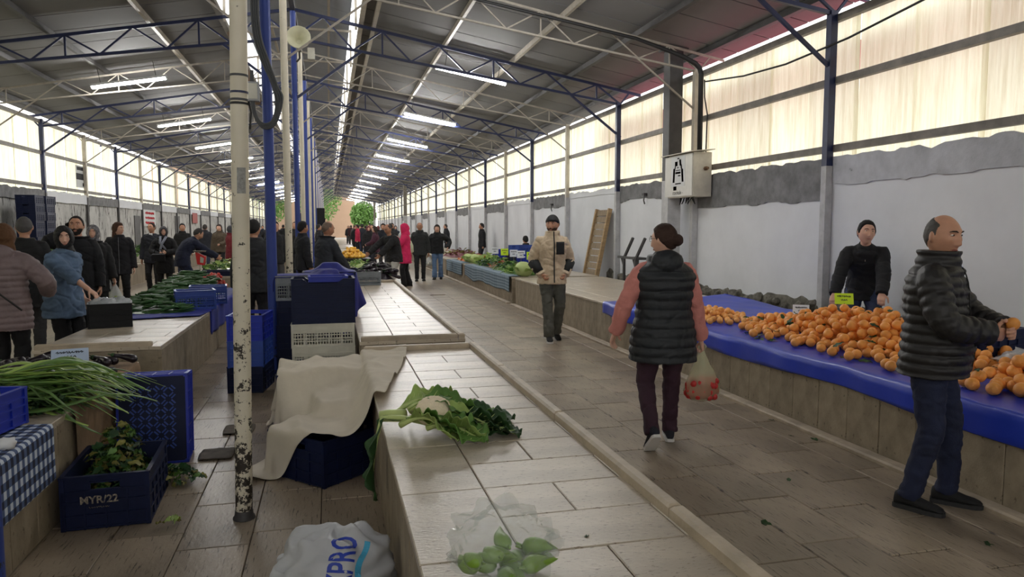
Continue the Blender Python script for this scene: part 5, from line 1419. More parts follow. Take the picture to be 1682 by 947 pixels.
    def garment(nm, tp, sleeves_=True, torso=True, grow=0):
        b = MB()
        if torso: torso_rings(tp, b, grow)
        if sleeves_: sleeves(tp, b, grow)
        if tp.get('lapel'):
            c1 = spine(1.0); rr2 = []
            for k in range(9):
                q = k/8; rr2.append(ellipse(c1 + Uc*(.045-.055*q)*s, Xc, Yc, (.062+.035*q)*s, (.066+.030*q)*s, 20))
            b.rings(rr2)
        if tp.get('hoodback'):
            c0 = spine(1.0) - Yc*(.10*s) + Uc*(.005)
            b.ball(c0, (.125*s,.070*s,.095*s), 18, 12, Matrix.Rotation(-.35,3,'X')); b.ball(spine(1.06)-Yc*.02, (.105*s,.095*s,.060*s), 18, 12)
        me = remesh(b, cv*(.85 if tp.get('puff') else 1), 1 if tp.get('puff') else 2, nm, (tp.get('fold',.006),7,rz+loc[0]))
        me.materials.append(tp['mat']); return inst(nm, me, root)
    if under: garment('sweater', under)
    if top: garment(top.get('name','jacket'), top, top.get('sleeves', True))
    if bottom:
        b = MB(); th = bottom.get('thick',.016); flare = bottom.get('flare', 1.0)
        if bottom.get('skirt'):
            z1 = bottom['skirt']; rr = []
            for k in range(12):
                q = k/11; zz = lerp(P.z+.02, z1, q); rr.append(ellipse(Vector((0,0,zz))+P*Vector((1,1,0)).x*0, Vector((1,0,0)), Vector((0,1,0)), lerp(.175,.21*flare,q)*s*build, lerp(.13,.17*flare,q)*s*build, 24))
            b.rings(rr[::-1])
        else:
            b.rings([ellipse(spine(t), *frame(t)[:2], a*s*build+th*q, c*s*build+th*q, 20) for t, a, c, q in ((-.22,.10,.085,1),(-.12,.158,.116,.8),(.0,.155,.112,.2),(.08,.145,.10,0))])
            for hip, kn, an, fp in legs_j:
                hip2 = hip + Vector((0,0,.03))
                lo = an - (an-kn).normalized()*(.015*s)+Vector((0,-.012*s,-.03*s))
                bl = math.sqrt(build)
                b.tube([hip2, hip.lerp(kn,.25), hip.lerp(kn,.6), kn.lerp(hip,.08), kn, kn.lerp(an,.15), kn.lerp(an,.5), kn.lerp(an,.85), lo], [(r*bl)*s+th*.8 for r in (.083,.084,.072,.060,.058,.056,.052*(.6+.4*flare),.047*flare,.050*flare)], 16)
        me = remesh(b, cv, 2, 'trousers', (.005,9,loc[0])); me.materials.append(bottom['mat']); inst(bottom.get('name','trousers'), me, root)
    # shoes
    sm = fab(shoes, rough=.6) if isinstance(shoes, tuple) else shoes['mat']
    for i, (hip, kn, an, fp) in enumerate(legs_j):
        toe = (feet[i][4] if len(feet[i]) > 4 else 0)
        M = Matrix.Translation(an) @ Matrix.Rotation((-.12 if i else .12) + toe*-.8, 4, 'Z') @ Matrix.Rotation(fp, 4, 'X') @ Matrix.Scale(s,4)
        up = MB(); rr = []
        for y, w, hz in ((-.085,.020,.045),(-.080,.032,.075),(-.045,.038,.105),(0,.040,.100),(.05,.042,.070),(.10,.046,.052),(.145,.044,.042),(.175,.032,.030),(.186,.015,.018)):
            ring = []
            for k in range(14):
                a = 2*math.pi*k/14; x = math.cos(a); q = math.sin(a)
                ring.append(M @ Vector((x*w*(1 if q < .3 else 1-.25*(q-.3)), y, -.068 + hz*(.5+.5*q))))
            rr.append(ring)
        up.rings(rr); so = up.build('shoe', sm, root, True)
        sole = MB(); outl = [(-.090,.022),(-.075,.036),(0,.040),(.08,.048),(.15,.046),(.182,.030),(.192,.010)]
        lo = [M @ Vector((w,y,-.085)) for y,w in outl] + [M @ Vector((-w,y,-.085)) for y,w in outl[::-1]]
        hi = [M @ Vector((w,y,-.060)) for y,w in outl] + [M @ Vector((-w,y,-.060)) for y,w in outl[::-1]]
        sole.rings([lo,hi]); sole.build('sole', shoes['sole'] if isinstance(shoes, dict) else MATS['black_rubber'], so)
    info = dict(root=root, spine=spine, frame=frame, arms=arms_j, legs=legs_j, head=HM, s=s, hd=hd, P=P)
    return info

def front_strip(info, nm, m, t0, t1, w, off, build=1.0, th=.02, belly=0, xo=0, step=14):
    """thin strip running up the front of a garment (zip, placket)"""
    b = MB(); prof = ((-1.3,.165),(-.6,.135),(-.25,.128),(-.05,.118),(.12,.112),(.35,.106),(.6,.115),(.78,.112),(.88,.100),(.95,.088),(1.0,.074),(1.2,.072)); s = info['s']; pts = []
    for i in range(step+1):
        t = lerp(t0,t1,i/step); X, Y, U = info['frame'](t)
        for k in range(len(prof)-1):
            if prof[k][0] <= t <= prof[k+1][0]: u = (t-prof[k][0])/(prof[k+1][0]-prof[k][0]); c = lerp(prof[k][1],prof[k+1][1],u); break
        by = belly*math.exp(-((t-.12)/.35)**2)
        pts.append(info['spine'](t) + Y*(c*build*s + th + off + by*1.15) + X*xo)
    for i in range(step): b.bar(pts[i], pts[i+1], w, .006, up=(0,1,0))
    return b.build(nm, m, info['root'])
def T(c, **k): k['mat'] = c if not isinstance(c, tuple) else fab(c); return k

random.seed(21)
# ---- man in the dark puffer jacket, right foreground
M_puff = mat('fabric_puffer_dark', sr(34,32,33), .55, .12, 8, (1,1,1), .2, 60)
M_jean = mat('fabric_dark_denim', sr(26,34,62), .85, .3, 7, (1,1,1), .3, 120)
m1 = person((3.40,3.50), R(-142), 'balding man in a dark quilted puffer jacket and jeans, standing by the oranges', 1.71, 1.16, lean=.02, head=(R(-30),R(-6),0), skin='mid', hair=('bald',(70,66,64)),
    top=T(M_puff, len=.14, thick=.030, puff=.020, step=.058, collar=.085, fold=.003), bottom=T(M_jean, thick=.012), shoes=dict(mat=fab((30,30,32)), sole=mat('dark_sole', sr(44,44,46), .8)),
    arms=(dict(at=(-.05,.33,1.09), pole=(-1,-.3,-.6)), dict(at=(.09,.28,1.07), pole=(1,-.5,-.7))), hands=(.9,.95), palms=((.75,-.2,-.2),(-.75,-.2,.2)), feet=((-.12,.10,0,0,0),(.11,-.06,0,0,0)), detail=3, belly=.05)
front_strip(m1, 'zip', fab((18,18,18)), -.2, .98, .014, .006, 1.16, .03, .045)
o = MB(); o.ball((.02,.385,1.12), .036, 14, 10); tag(o.build('orange_piece', mat('peeled_orange', sr(226,150,70), .5, .1, 20), m1['root'], True), 'peeled orange held in the hands')
# ---- woman in the vest, seen from behind
M_vest = mat('fabric_vest_black', sr(30,34,40), .6, .15, 8, (1,1,1), .2, 60)
m2 = person((2.42,5.00), R(-14), 'woman walking away in a black quilted vest and pink sleeves, carrying a bag of strawberries', 1.66, 1.12, head=(R(48),R(-4),0), skin='light', hair=('bunhair',(56,36,28)),
    under=T(mat('fabric_pink_knit', sr(206,134,126), .9, .12, 10, (1,1,1), .3, 90), len=.05, thick=.016, collar=.0), top=T(M_vest, name='vest', sleeves=False, len=.27, thick=.046, puff=.012, step=.075, collar=.05, hoodback=True, flare=1.10, fold=.004),
    bottom=T((58,34,48), thick=.012), shoes=dict(mat=fab((34,36,46)), sole=mat('white_sole', sr(226,224,220), .6)), arms=((-.35,.05,.86),(.29,.02,.80)), hands=(.55,1.3), palms=((.8,-.5,0),None),
    feet=((-.11,-.20,.07,R(-42),0),(.09,.14,0,0,0)), detail=3, glasses=True)
# ---- man in the beige fleece
M_fleece = mat('fabric_beige_fleece', sr(204,184,156), .95, .12, 30, (1,1,1), .6, 110, sheen=.3)
m3 = person((3.12,10.1), R(-185), 'man in a beige fleece jacket and black beanie walking towards the viewer', 1.80, 1.0, head=(R(-28),R(-3),0), skin='mid', hair=('beanie',(24,26,30)), beard=(78,56,46),
    top=T(M_fleece, len=.15, thick=.034, collar=.085, flare=1.05, fold=.007), bottom=T((86,86,80), thick=.022, flare=1.25), shoes=dict(mat=fab((30,28,28)), sole=MATS['white_sole']),
    arms=(dict(at=(-.165,.085,.965), pole=(-.9,-1,0)), dict(at=(.165,.085,.965), pole=(.9,-1,0))), hands=(1.2,1.2), feet=((-.09,-.12,.03,R(-22)),(.07,.16,0,0)), detail=2)
M_dk = fab((30,32,34))
front_strip(m3, 'zip', M_dk, -.24, 1.14, .016, .010, 1.0, .034)
def patch(info, nm, m, t0, t1, x0, x1, off, build=1, th=.03, depth=.11):
    b = MB(); s = info['s']
    def fn(u, v):
        t = lerp(t0,t1,v); x = lerp(x0,x1,u); X,Y,U = info['frame'](t); w = .175*build*s+th; k = max(0,1-(abs(x)/w)**2.3)**(1/2.3); return info['spine'](t)+X*x+Y*((depth*build*s+th)*k+off)
    return cloth(nm, lambda u,v: fn(u,v), 8, 6, m, None, parent=info['root'], thick=.006)
patch(m3, 'chest_pocket', M_dk, .52, .86, -.155, -.03, .012, 1, .034)
for i in (0,1):
    sh, el, wr = m3['arms'][i]
    MB().tube([el.lerp(wr,.10), el.lerp(wr,.5), wr.lerp(el,.12)], [.090,.084,.074], 16).build('forearm_panel', M_dk, m3['root'], True)
# ---- seller leaning over the oranges
m4 = person((6.02,7.22), R(142), 'young seller in a black half-zip top leaning on the stall behind the oranges', 1.80, .98, lean=.60, head=(R(18),R(2),R(-4)), skin='light', hair=('short',(26,24,24)),
    top=T((26,27,31), name='pullover', len=.15, thick=.028, collar=.0, lapel=True), bottom=T((52,62,92)), arms=(dict(at=(-.17,.46,.80), pole=(-1,-.5,0)), dict(at=(.33,.36,.80), pole=(1,-.4,0))), hands=(.8,.6), palms=((0,-.2,-1),(0,-.2,-1)), pelvis=(0,-.16,.94), feet=((-.14,-.06,0,0),(.14,-.20,0,0)), detail=3)
front_strip(m4, 'half_zip', fab((150,146,140)), .80, .97, .008, .006, .98, .02)
# ---- woman in the denim shirt
M_den = mat('fabric_denim_shirt', sr(92,114,142), .9, .28, 7, (1,1,1), .3, 120)
m5 = person((-2.86,9.0), R(-112), 'woman in a blue denim shirt and black headscarf with her hand on the black crate', 1.64, 1.12, lean=.06, head=(R(-48),R(-2),R(3)), skin='light', hair=('scarf',(22,22,26)),
    top=T(M_den, name='denim_shirt', len=.26, thick=.030, collar=.02, lapel=True, flare=1.08, sleeve=.45, fold=.012), bottom=T((20,20,24), thick=.03), arms=((-.25,.05,.84), dict(at=(.12,.50,.90), pole=(.6,-.4,-1))), hands=(.5,.7), palms=(None,(0,-.2,-1)), detail=3)
# ---- bearded man with a phone
m6 = person((-3.20,10.7), R(178), 'bearded man in black holding a phone to his ear', 1.78, 1.12, head=(R(8),R(4),0), skin='mid', hair=('crop',(30,26,26)), beard=(36,30,28),
    top=T((24,25,30), len=.2, thick=.026, collar=.03), under=None, bottom=T((26,28,34)), arms=(None, dict(at=(.105,.10,1.56), pole=(1,.25,-1))), hands=(.5,1.0), palms=(None,(-1,-.1,.2)), detail=3)
MB().slab((-.006,-.036,-.075),(.006,.036,.075),.003).build('mobile_phone', M_black, None, loc=(0,0,0))
ph = bpy.data.objects['mobile_phone']; hdm = m6['root'].matrix_basis; ph.matrix_world = m6['root'].matrix_basis @ Matrix.Translation((.094,.055,1.625)) @ Matrix.Rotation(R(-14),4,'X') @ Matrix.Rotation(R(-10),4,'Z'); tag(ph, 'black mobile phone at the bearded man\'s ear', 'phone')
# ---- woman in the mauve puffer coat at the left edge
m7 = person((-3.02,7.95), R(-6), 'woman seen from behind in a mauve grey puffer coat at the left edge', 1.66, 1.10, head=(R(25),0,0), skin='light', hair=('long',(96,66,42)),
    top=T(mat('fabric_mauve_puffer', sr(126,110,112), .6, .12, 8, (1,1,1), .2, 60), len=.26, thick=.038, puff=.014, step=.062, collar=.03, hoodback=True, fold=.004), bottom=T((20,20,24)), arms=(None,dict(at=(.27,.24,1.02), pole=(1,-.6,-.4))), detail=2)
b = MB(); b.tube([(-.18,-.06,1.36),(-.10,-.205,1.24),(.06,-.215,1.02),(.20,-.13,.86)], .009, 6); b.build('bag_strap', M_black, m7['root'])
# ---- man in a black coat beside her
m8 = person((-3.60,10.1), R(12), 'grey haired man seen from behind in a black coat', 1.76, 1.08, head=(0,R(-8),0), hair=('crop',(86,84,84)), top=T((24,25,28), len=.30, thick=.03, collar=.04), bottom=T((58,58,60), thick=.02), detail=2)
# ---- woman in the patterned headscarf
M_pat = mat('patterned_scarf', sr(150,148,152), .8, 0, 20, col2=sr(70,70,78), detail=2)
m9 = person((-3.72,13.2), R(-150), 'woman in a patterned grey headscarf and black coat holding a plastic bag', 1.66, 1.1, head=(R(-25),0,0), skin='light', hair=('scarf',(120,120,126),M_pat), top=T((24,24,28), len=.34, thick=.03, collar=.03), bottom=T((20,20,22)), arms=(dict(at=(-.25,.10,.80),pole=(-1,-1,0)),None), detail=2)
# ---- girl with long hair
m10 = person((-4.05,16.0), R(190), 'young woman with long brown hair in a black zip jacket', 1.72, 1.08, head=(R(58),0,0), skin='light', hair=('long',(78,52,40)), top=T((24,25,32), len=.24, thick=.028, collar=.05), bottom=T((18,18,22)), arms=(None,dict(at=(.25,.08,.84),pole=(1,-1,0))), detail=2)
front_strip(m10, 'zip', fab((120,122,130)), -.42, 1.0, .008, .01, 1.08, .028)
m11 = person((-4.3,20.0), R(176), 'man in a dark suit and white collar behind the long haired woman', 1.74, 1.05, hair=('crop',(40,34,32)), head=(R(-20),0,0), top=T((28,30,40), len=.22, thick=.026, collar=.02), bottom=T((26,27,32)), detail=2)
patch(m11, 'shirt_front', fab((214,214,216)), .78, 1.05, -.04, .04, .004, 1.05, .02, .085)
m12 = person((-3.75,18.6), R(186), 'woman in a black coat with a grey neck scarf beside the tomatoes', 1.64, 1.1, skin='light', hair=('scarf',(60,58,62)), head=(R(6),R(-4),0), top=T((20,20,24), len=.36, thick=.03, collar=.03), bottom=T((18,18,20)), detail=2, arms=(dict(at=(-.06,.24,1.05),pole=(-1,-.4,-.5)),dict(at=(.10,.25,1.0),pole=(1,-.4,-.5))))
b = MB(); b.tube([(-.06,.10,1.42),(.03,.185,1.25),(.07,.215,1.10),(.03,.22,.98)], [.03,.028,.024,.03], 8).tube([(.06,.10,1.42),(.07,.175,1.28),(-.05,.205,1.12)], [.03,.028,.022], 8); b.build('neck_scarf', fab((132,136,150)), m12['root'], True)
# ---- man in navy bending over the greens
m13 = person((-3.05,17.4), R(-66), 'man in a navy jacket bending over the left stall', 1.76, 1.08, lean=.85, head=(0,R(-30),0), hair=('crop',(60,56,54)), top=T((28,34,58), len=.14, thick=.03, collar=.05), bottom=T((30,38,66)), arms=(dict(at=(-.12,.66,.95),pole=(-1,-.2,-.4)),dict(at=(.12,.70,.92),pole=(1,-.2,-.4))), pelvis=(0,-.10,.92), detail=2)
# ---- middle: man seen from behind past the blue column
m15 = person((-.98,10.35), R(-6), 'man in a charcoal jacket seen from behind beside the blue column', 1.74, 1.16, head=(R(-10),R(-6),0), hair=('crop',(30,28,28)), top=T((38,40,44), len=.18, thick=.032, collar=.05), bottom=T((36,37,42)), detail=2)
m16b = person((-1.35,12.6), R(75), 'dark haired man in black facing left behind the white pole', 1.72, 1.0, head=(0,0,0), skin='mid', hair=('short',(22,22,22)), top=T((24,24,28)), bottom=T((28,28,34)), detail=2)
m16 = person((-.07,12.4), R(-62), 'bald man in a dark jacket by the far end of the bare stall', 1.73, 1.14, lean=.10, head=(R(-6),R(-14),0), skin='tan', hair=('balding',(110,92,80)), top=T((40,44,52), len=.20, thick=.030, collar=.05), bottom=T((28,28,34)), arms=(dict(at=(-.10,.30,.95),pole=(-1,-.5,-.5)),dict(at=(.10,.34,.96),pole=(1,-.5,-.5))), detail=2)
m17 = person((-.52,15.2), R(-60), 'man in a black top behind the bald man', 1.74, 1.0, hair=('short',(26,22,22)), skin='tan', top=T((28,30,38)), bottom=T((30,32,40)), detail=2)
# ---- right aisle group
m18 = person((1.50,18.3), R(126), 'man in a black sweater bending over the aubergines', 1.76, 1.14, lean=.42, head=(R(10),R(-20),0), skin='tan', hair=('balding',(60,50,46)), top=T((24,24,27), name='sweater', len=.16, thick=.034, collar=.02), bottom=T((176,172,166), thick=.022), arms=(dict(at=(-.02,.58,.80),pole=(-1,.2,-.3)),dict(at=(.36,.62,.86),pole=(1,.3,-.4))), pelvis=(0,-.08,.93), detail=2)
M_pink = fab((214,38,96))
m19 = person((2.04,20.3), R(84), 'woman in a bright pink hooded coat with a pale tote on her shoulder', 1.70, 1.02, head=(R(6),R(-6),0), skin='light', hair=('hood',(214,38,96),M_pink), top=T(M_pink, len=.30, thick=.030, collar=.04, flare=1.06), bottom=T((20,20,24), flare=1.3, thick=.024), arms=(dict(at=(-.05,.22,1.32),pole=(-1,-.3,-1)),dict(at=(.26,.0,.86),pole=(1,-.6,0))), feet=((-.09,.05,0,0),(.09,-.1,0,0)), detail=2)
m20 = person((2.68,22.3), R(174), 'man in a black leather jacket behind the pink coat', 1.77, 1.08, head=(0,0,0), skin='tan', hair=('balding',(80,70,66)), top=T((40,42,44), len=.18, thick=.03, collar=.06), bottom=T((28,28,32)), detail=2, feet=((-.1,.0,0,0),(.1,.12,0,0)))
m21 = person((3.30,22.9), R(168), 'young woman in a black jacket and flared blue jeans', 1.70, 1.0, head=(0,0,0), skin='light', hair=('long',(30,24,24)), top=T((24,25,29), len=.12, thick=.040, collar=.05, flare=1.06), bottom=T(mat('fabric_blue_jeans', sr(98,124,160), .9, .2, 5, (1,1,1), .2, 90), flare=1.55), arms=(dict(at=(-.34,.10,1.0),pole=(-1,-.8,.2)),dict(at=(.26,.06,.84),pole=(1,-.8,0))), feet=((-.10,-.05,0,0),(.08,.12,0,0)), detail=2)
m22 = person((6.1,22.5), R(14), 'young seller in a dark jacket sitting behind the greens', 1.72, 1.0, lean=.12, head=(R(-4),0,0), hair=('short',(26,24,24)), top=T((38,36,36), len=.10, thick=.03, collar=.06), bottom=T((34,36,44)), pelvis=(0,0,.56), feet=((-.12,.42,0,0),(.12,.40,0,0)), arms=(dict(at=(-.12,.42,.72),pole=(-1,-.4,-.6)),dict(at=(.16,.40,.72),pole=(1,-.4,-.6))), detail=2)
b = MB(); b.lathe([(0,.40),(.16,.40),(.17,.42),(.16,.44),(0,.44)],16).tube([(.11,.11,.40),(.14,.14,0)],.018,8).tube([(-.11,.11,.40),(-.14,.14,0)],.018,8).tube([(.11,-.11,.40),(.14,-.14,0)],.018,8).tube([(-.11,-.11,.40),(-.14,-.14,0)],.018,8)
t = empty('stool', (6.0,22.5,0), 0, 'stool under the seated seller', 'stool'); b.build('stool_body', M_cr_blue, t)

# ---- the crowd down the hall: a few figures reused with other clothes
def recolour(root, cols):
    for ch in root.children:
        n = ch.name.split('.')[0]
        if n in cols and ch.type == 'MESH' and ch.material_slots:
            ch.material_slots[0].link = 'OBJECT'; ch.material_slots[0].material = cols[n]
kinds = []
spec = [dict(h=1.75, hair=('short',(28,26,26)), top=T((30,32,38), len=.16, thick=.028), bottom=T((34,36,44))),
        dict(h=1.66, hair=('scarf',(60,60,66)), skin='light', top=T((26,26,30), len=.36, thick=.03), bottom=T((24,24,26))),
        dict(h=1.70, hair=('long',(50,36,30)), skin='light', top=T((40,42,48), len=.16, thick=.03), bottom=T((40,46,66)), arms=(dict(at=(-.1,.3,1.05),pole=(-1,-.4,-.6)),None)),
        dict(h=1.78, hair=('crop',(60,56,54)), build=1.12, lean=.15, top=T((34,36,44), len=.18, thick=.03), bottom=T((36,38,46)), feet=((-.1,.15,0,0),(.1,-.15,.02,-.3)))]
crowd_at = [  # x, y, kind, facing, coat colour, label
 (1.95,27.5,0,175,(28,32,44),'man in a navy coat left of the bending man\'s shoulder'),(2.4,29.5,3,10,(24,24,28),'broad man in black walking away behind the bending man'),
 (1.7,33,1,185,(30,28,32),'woman in a dark headscarf above the yellow fruit'),(2.9,35,0,178,(36,38,46),'man in grey between the pink coat and the leather jacket'),
 (3.1,31,2,0,(206,206,208),'person in a white top far behind the pink coat'),(1.6,26.4,2,80,(70,34,52),'woman in a plum coat leaning by the yellow fruit'),
 (2.1,38,3,182,(26,26,30),'heavy man in black deep in the right aisle'),(2.7,42,1,5,(38,36,40),'woman in a charcoal scarf deep in the aisle'),
 (3.3,45,0,170,(44,30,34),'man in a maroon coat deep in the aisle'),(1.9,47,2,190,(24,26,34),'long haired woman deep in the aisle'),(2.5,52,0,0,(30,30,36),'dark figure in the distant aisle'),
 (3.0,55,3,180,(34,34,40),'broad dark figure in the distant aisle'),(2.0,58,1,180,(24,24,26),'scarfed figure in the distant aisle'),(1.6,43,0,90,(196,40,80),'small figure in a pink coat far down the aisle'),
 (3.2,62,2,0,(28,28,34),'slim dark figure near the open end'),(2.3,66,3,180,(40,40,46),'stout grey figure near the open end'),(1.8,72,0,180,(30,32,40),'navy figure near the open end'),
 (2.9,75,1,0,(22,22,26),'black figure by the open end'),(-.4,30,0,-80,(30,30,36),'seller in black behind the far middle stall'),(-.3,37,3,-90,(34,38,48),'stout seller behind the far middle stall'),
 (-.2,45,2,-95,(40,40,44),'woman selling behind the distant middle stall'),(6.0,29,0,95,(26,26,30),'man in black against the right wall beyond the girl in jeans'),(6.0,38,3,85,(30,32,38),'broad seller far along the right wall'),
 (-2.95,24,1,-70,(116,34,44),'woman in a dark red coat far on the left'),(-3.6,26.5,2,170,(84,72,58),'woman in an olive jacket behind the bending navy man'),(-4.4,24.5,0,-170,(24,24,26),'tall man in black by the left wall sign'),
 (-4.6,30,3,0,(36,38,46),'broad man walking away in the left aisle'),(-3.4,32,0,180,(30,32,40),'dark coated man in the left aisle distance'),(-4.9,36,1,175,(44,42,46),'scarfed woman in the left aisle distance'),
 (-3.1,40,2,0,(28,30,38),'long haired figure in the left aisle distance'),(-4.2,46,3,180,(34,34,40),'stout figure in the left aisle distance'),(-3.0,52,0,0,(26,26,30),'dark figure in the left aisle distance'),
 (-1.2,17.5,0,-150,(30,30,34),'man in black between the pole and the blue column'),(-1.1,26,3,170,(36,34,36),'man in grey brown past the white pole'),(-.9,34,1,185,(50,44,46),'scarfed woman past the blue column')]
rgc = random.Random(77)
for k_ in range(26):
    y_ = 36+2.0*k_
    for _ in range(60):
        x_ = rgc.uniform(1.55,3.5) if k_ % 4 else rgc.uniform(-4.9,-3.0)
        if all((q[0]-x_)**2+(q[1]-y_)**2 > .9 for q in crowd_at): break
        y_ += .15
    crowd_at.append((x_, y_, rgc.randrange(4), rgc.choice((0,180,175,10,95)), rgc.choice(((26,26,30),(34,36,46),(48,44,46),(60,34,40),(30,40,60),(90,88,86))), ORD[k_]+' figure of the packed far crowd counted from the front, in '+rgc.choice(('dark','dull','sombre'))+' clothes'))
proto = {}
for i, (x, y, k, a, c, lab) in enumerate(crowd_at):
    if k not in proto:
        inf = person((x,y), R(a), lab, detail=1 if y > 22 else 2, group='crowd down the hall', **spec[k]); r_ = inf['root']; proto[k] = r_
    else:
        r_ = copy_tree(proto[k], None, (x,y,0), R(a), lab, 'crowd down the hall'); sc = 1+jit(.03); r_.scale = (sc,sc,sc)
    recolour(r_, {'jacket': fab(c), 'headscarf': fab(random.choice(((60,60,66),(96,90,92),(34,34,40),(120,60,66)))), 'trousers': fab(random.choice(((34,36,44),(44,50,72),(28,28,30),(70,70,72))))})
# ================================================================ fittings and small things
random.seed(55)
def smooth_path(pts, n=6):
    pts = [Vector(p) for p in pts]; out = []
    for i in range(len(pts)-1):
        a, b, c, d = pts[max(i-1,0)], pts[i], pts[i+1], pts[min(i+2,len(pts)-1)]
        for k in range(n):
            t = k/n; out.append(.5*((2*b) + (c-a)*t + (2*a-5*b+4*c-d)*t*t + (3*b-a-3*c+d)*t**3))
    return out + [pts[-1]]
# blue column at the left edge of the view
t = empty('round_column', (-1.30,3.12,0), 0, 'blue column cut by the left edge of the picture', 'column', 'middle columns')
MB().tube([(0,0,0),(0,0,6.0)], .056, 16).build('column_shaft', M_peel_b, t, True, 40); inst('base_plate', foot_me, t)
# meter cabinet on the right wall
M_cab_p = mat('cabinet_paint', sr(198,192,178), .55, .15, 5, spots=sr(140,116,84), sscale=7, samt=.25)
M_paper = mat('poster_paper', sr(212,214,214), .8); M_pk = mat('poster_black', sr(34,34,38), .8)
t = empty('meter_cabinet', (6.27,12.08,2.17), 0, 'cream metal meter cabinet with a black and white sticker on the right wall', 'cabinet')
MB().box((-.17,-.54,0),(.17,.54,.76)).build('cabinet_body', M_cab_p, t)
MB().box((-.188,-.52,.02),(-.172,.52,.74)).build('cabinet_door', mat('cabinet_door_paint', sr(206,204,196), .5, .08, 5), t)
MB().add([(-.24,-.60,.76),(.20,-.60,.80),(.20,.60,.80),(-.24,.60,.76),(-.24,-.60,.775),(.20,-.60,.815),(.20,.60,.815),(-.24,.60,.775)],[(0,3,2,1),(4,5,6,7),(0,1,5,4),(1,2,6,5),(2,3,7,6),(3,0,4,7)]).build('cabinet_hood', M_cab_p, t)
# sticker: a stout black and white figure built of plain shapes, on paper
st = MB().box((-.191,-.26,.20),(-.189,.27,.73)).build('sticker', M_paper, t)
def blot(y0, y1, z0, z1, sk=0):
    b = MB(); x = -.1925
    b.add([(x,y0,z0),(x,y1,z0),(x,y1+sk,z1),(x,y0+sk,z1)],[(0,1,2,3),(3,2,1,0)]); return b.build('sticker_print', M_pk, st)
for q in ((.13,.20,.27,.52,-.02),(-.22,-.15,.27,.50,.03),(.02,.12,.56,.64,0),(-.13,-.06,.56,.67,.02),(-.10,.10,.42,.455,0),(-.10,.10,.475,.488,0),(-.10,.0,.375,.395,0),(-.12,.10,.235,.255,0),(.10,.14,.50,.60,-.03),(-.16,-.11,.50,.58,.02),(-.05,.03,.68,.70,0),(-.02,.03,.52,.54,0)): blot(*q)
MB().add([(-.1925,.05,.13),(-.1925,.17,.13),(-.1925,.17,.20),(-.1925,.05,.20)],[(0,1,2,3),(3,2,1,0)]).build('sticker_print', M_pk, t)
text('lettering', 'ctackale -', .105, M_pk, t, (-.1925,0,.085), (R(90),0,R(-90)), .0005, -.0012)
MB().lathe([(0,0),(.035,0),(.035,.05),(.022,.06),(.022,.10),(0,.10)],12, Matrix.Rotation(R(90),4,'X')).build('cable_gland', mat('rusty_gland', sr(112,84,60), .7, .3, 20), t, True, 40, loc=(.05,-.54,.48))
b = MB()
for k in range(5):
    b.tube([(-.02+jit(.03), -.30+.12*k, .0), (-.05+jit(.05), -.26+.12*k+jit(.05), -.08-.05*random.random()), (-.02, -.20+.10*k, -.03+jit(.03)), (.02,-.15+.1*k,.0)], .010, 6)
tag(b.build('hanging_wires', M_black, t, True), 'loop of black wires under the cabinet')
# conduit up to the roof, cable along the truss and to the right
t = empty('conduit_pipe', (6.36,11.83,0), 0, 'black conduit rising from the meter cabinet and bending along the cream truss', 'pipe')
MB().tube([(0,0,2.95),(0,0,4.30),(-.03,0,4.40),(-.12,0,4.48),(-.4,0,4.60),(-1.2,.1,4.86),(-2.6,.2,5.12),(-4.0,.25,5.36),(-6.8,.3,5.72)],[.045,.045,.045,.042,.038,.03,.026,.024,.022],10).build('pipe', M_black, t, True)
MB().tube([(.05,-.03,4.2),(.03,-.08,3.9),(.08,-.10,3.6),(.09,-.06,2.95)],.012,6).build('loose_wire', M_black, t, True)
t = empty('overhead_cable', (6.38,11.7,4.15), 0, 'thin black cable sagging along the upper right wall', 'cable')
MB().tube([(0,0,0),(0,-1.2,-.14),(0,-2.3,-.19),(0,-3.6,-.14),(.02,-4.9,.0),(.02,-6.8,.35),(.02,-9.5,.75)],.014,6).build('cable', M_black, t, True)
# iron hooks on the wall
for y, z, lab in ((14.3,2.32,'dark iron bracket on the wall right of the ladder'),(20.9,2.30,'dark iron bracket on the wall above the seated seller')):
    MB().box((-.10,-.05,-.02),(0,.05,.03)).tube([(-.06,0,0),(-.07,.02,-.12),(-.05,.01,-.20)],.014,6).build('wall_bracket', M_steel_d, None, loc=(XW,y,z)); tag(COL.objects[-1], lab, 'bracket')
# wooden stepped ramp leaning on the wall
M_wood = mat('weathered_wood', sr(178,150,112), .85, .25, 6, (1,1,4), .4, 40, rnd=.12); M_wood2 = mat('grey_board', sr(150,132,108), .85, .3, 6, (1,4,1), .4, 40, rnd=.15)
t = empty('wooden_ladder', (5.98,16.55,.0), 0, 'wooden boarded ladder leaning against the right wall', 'ladder')
ll = Vector((.42,0,2.07)); 
for dy in (-.42,.42): MB().bar(Vector((0,dy,.0)), ll+Vector((0,dy,0)), .07, .09, up=(1,0,0)).build('stringer', M_wood, t)
for k in range(13):
    p = ll*((k+.6)/13.2); d = ll.normalized(); b = MB(); b.bar(p+Vector((.012,-.40,0)), p+Vector((.012,.40,0)), .018, .142, up=tuple(d)); b.build('board', M_wood2, t)
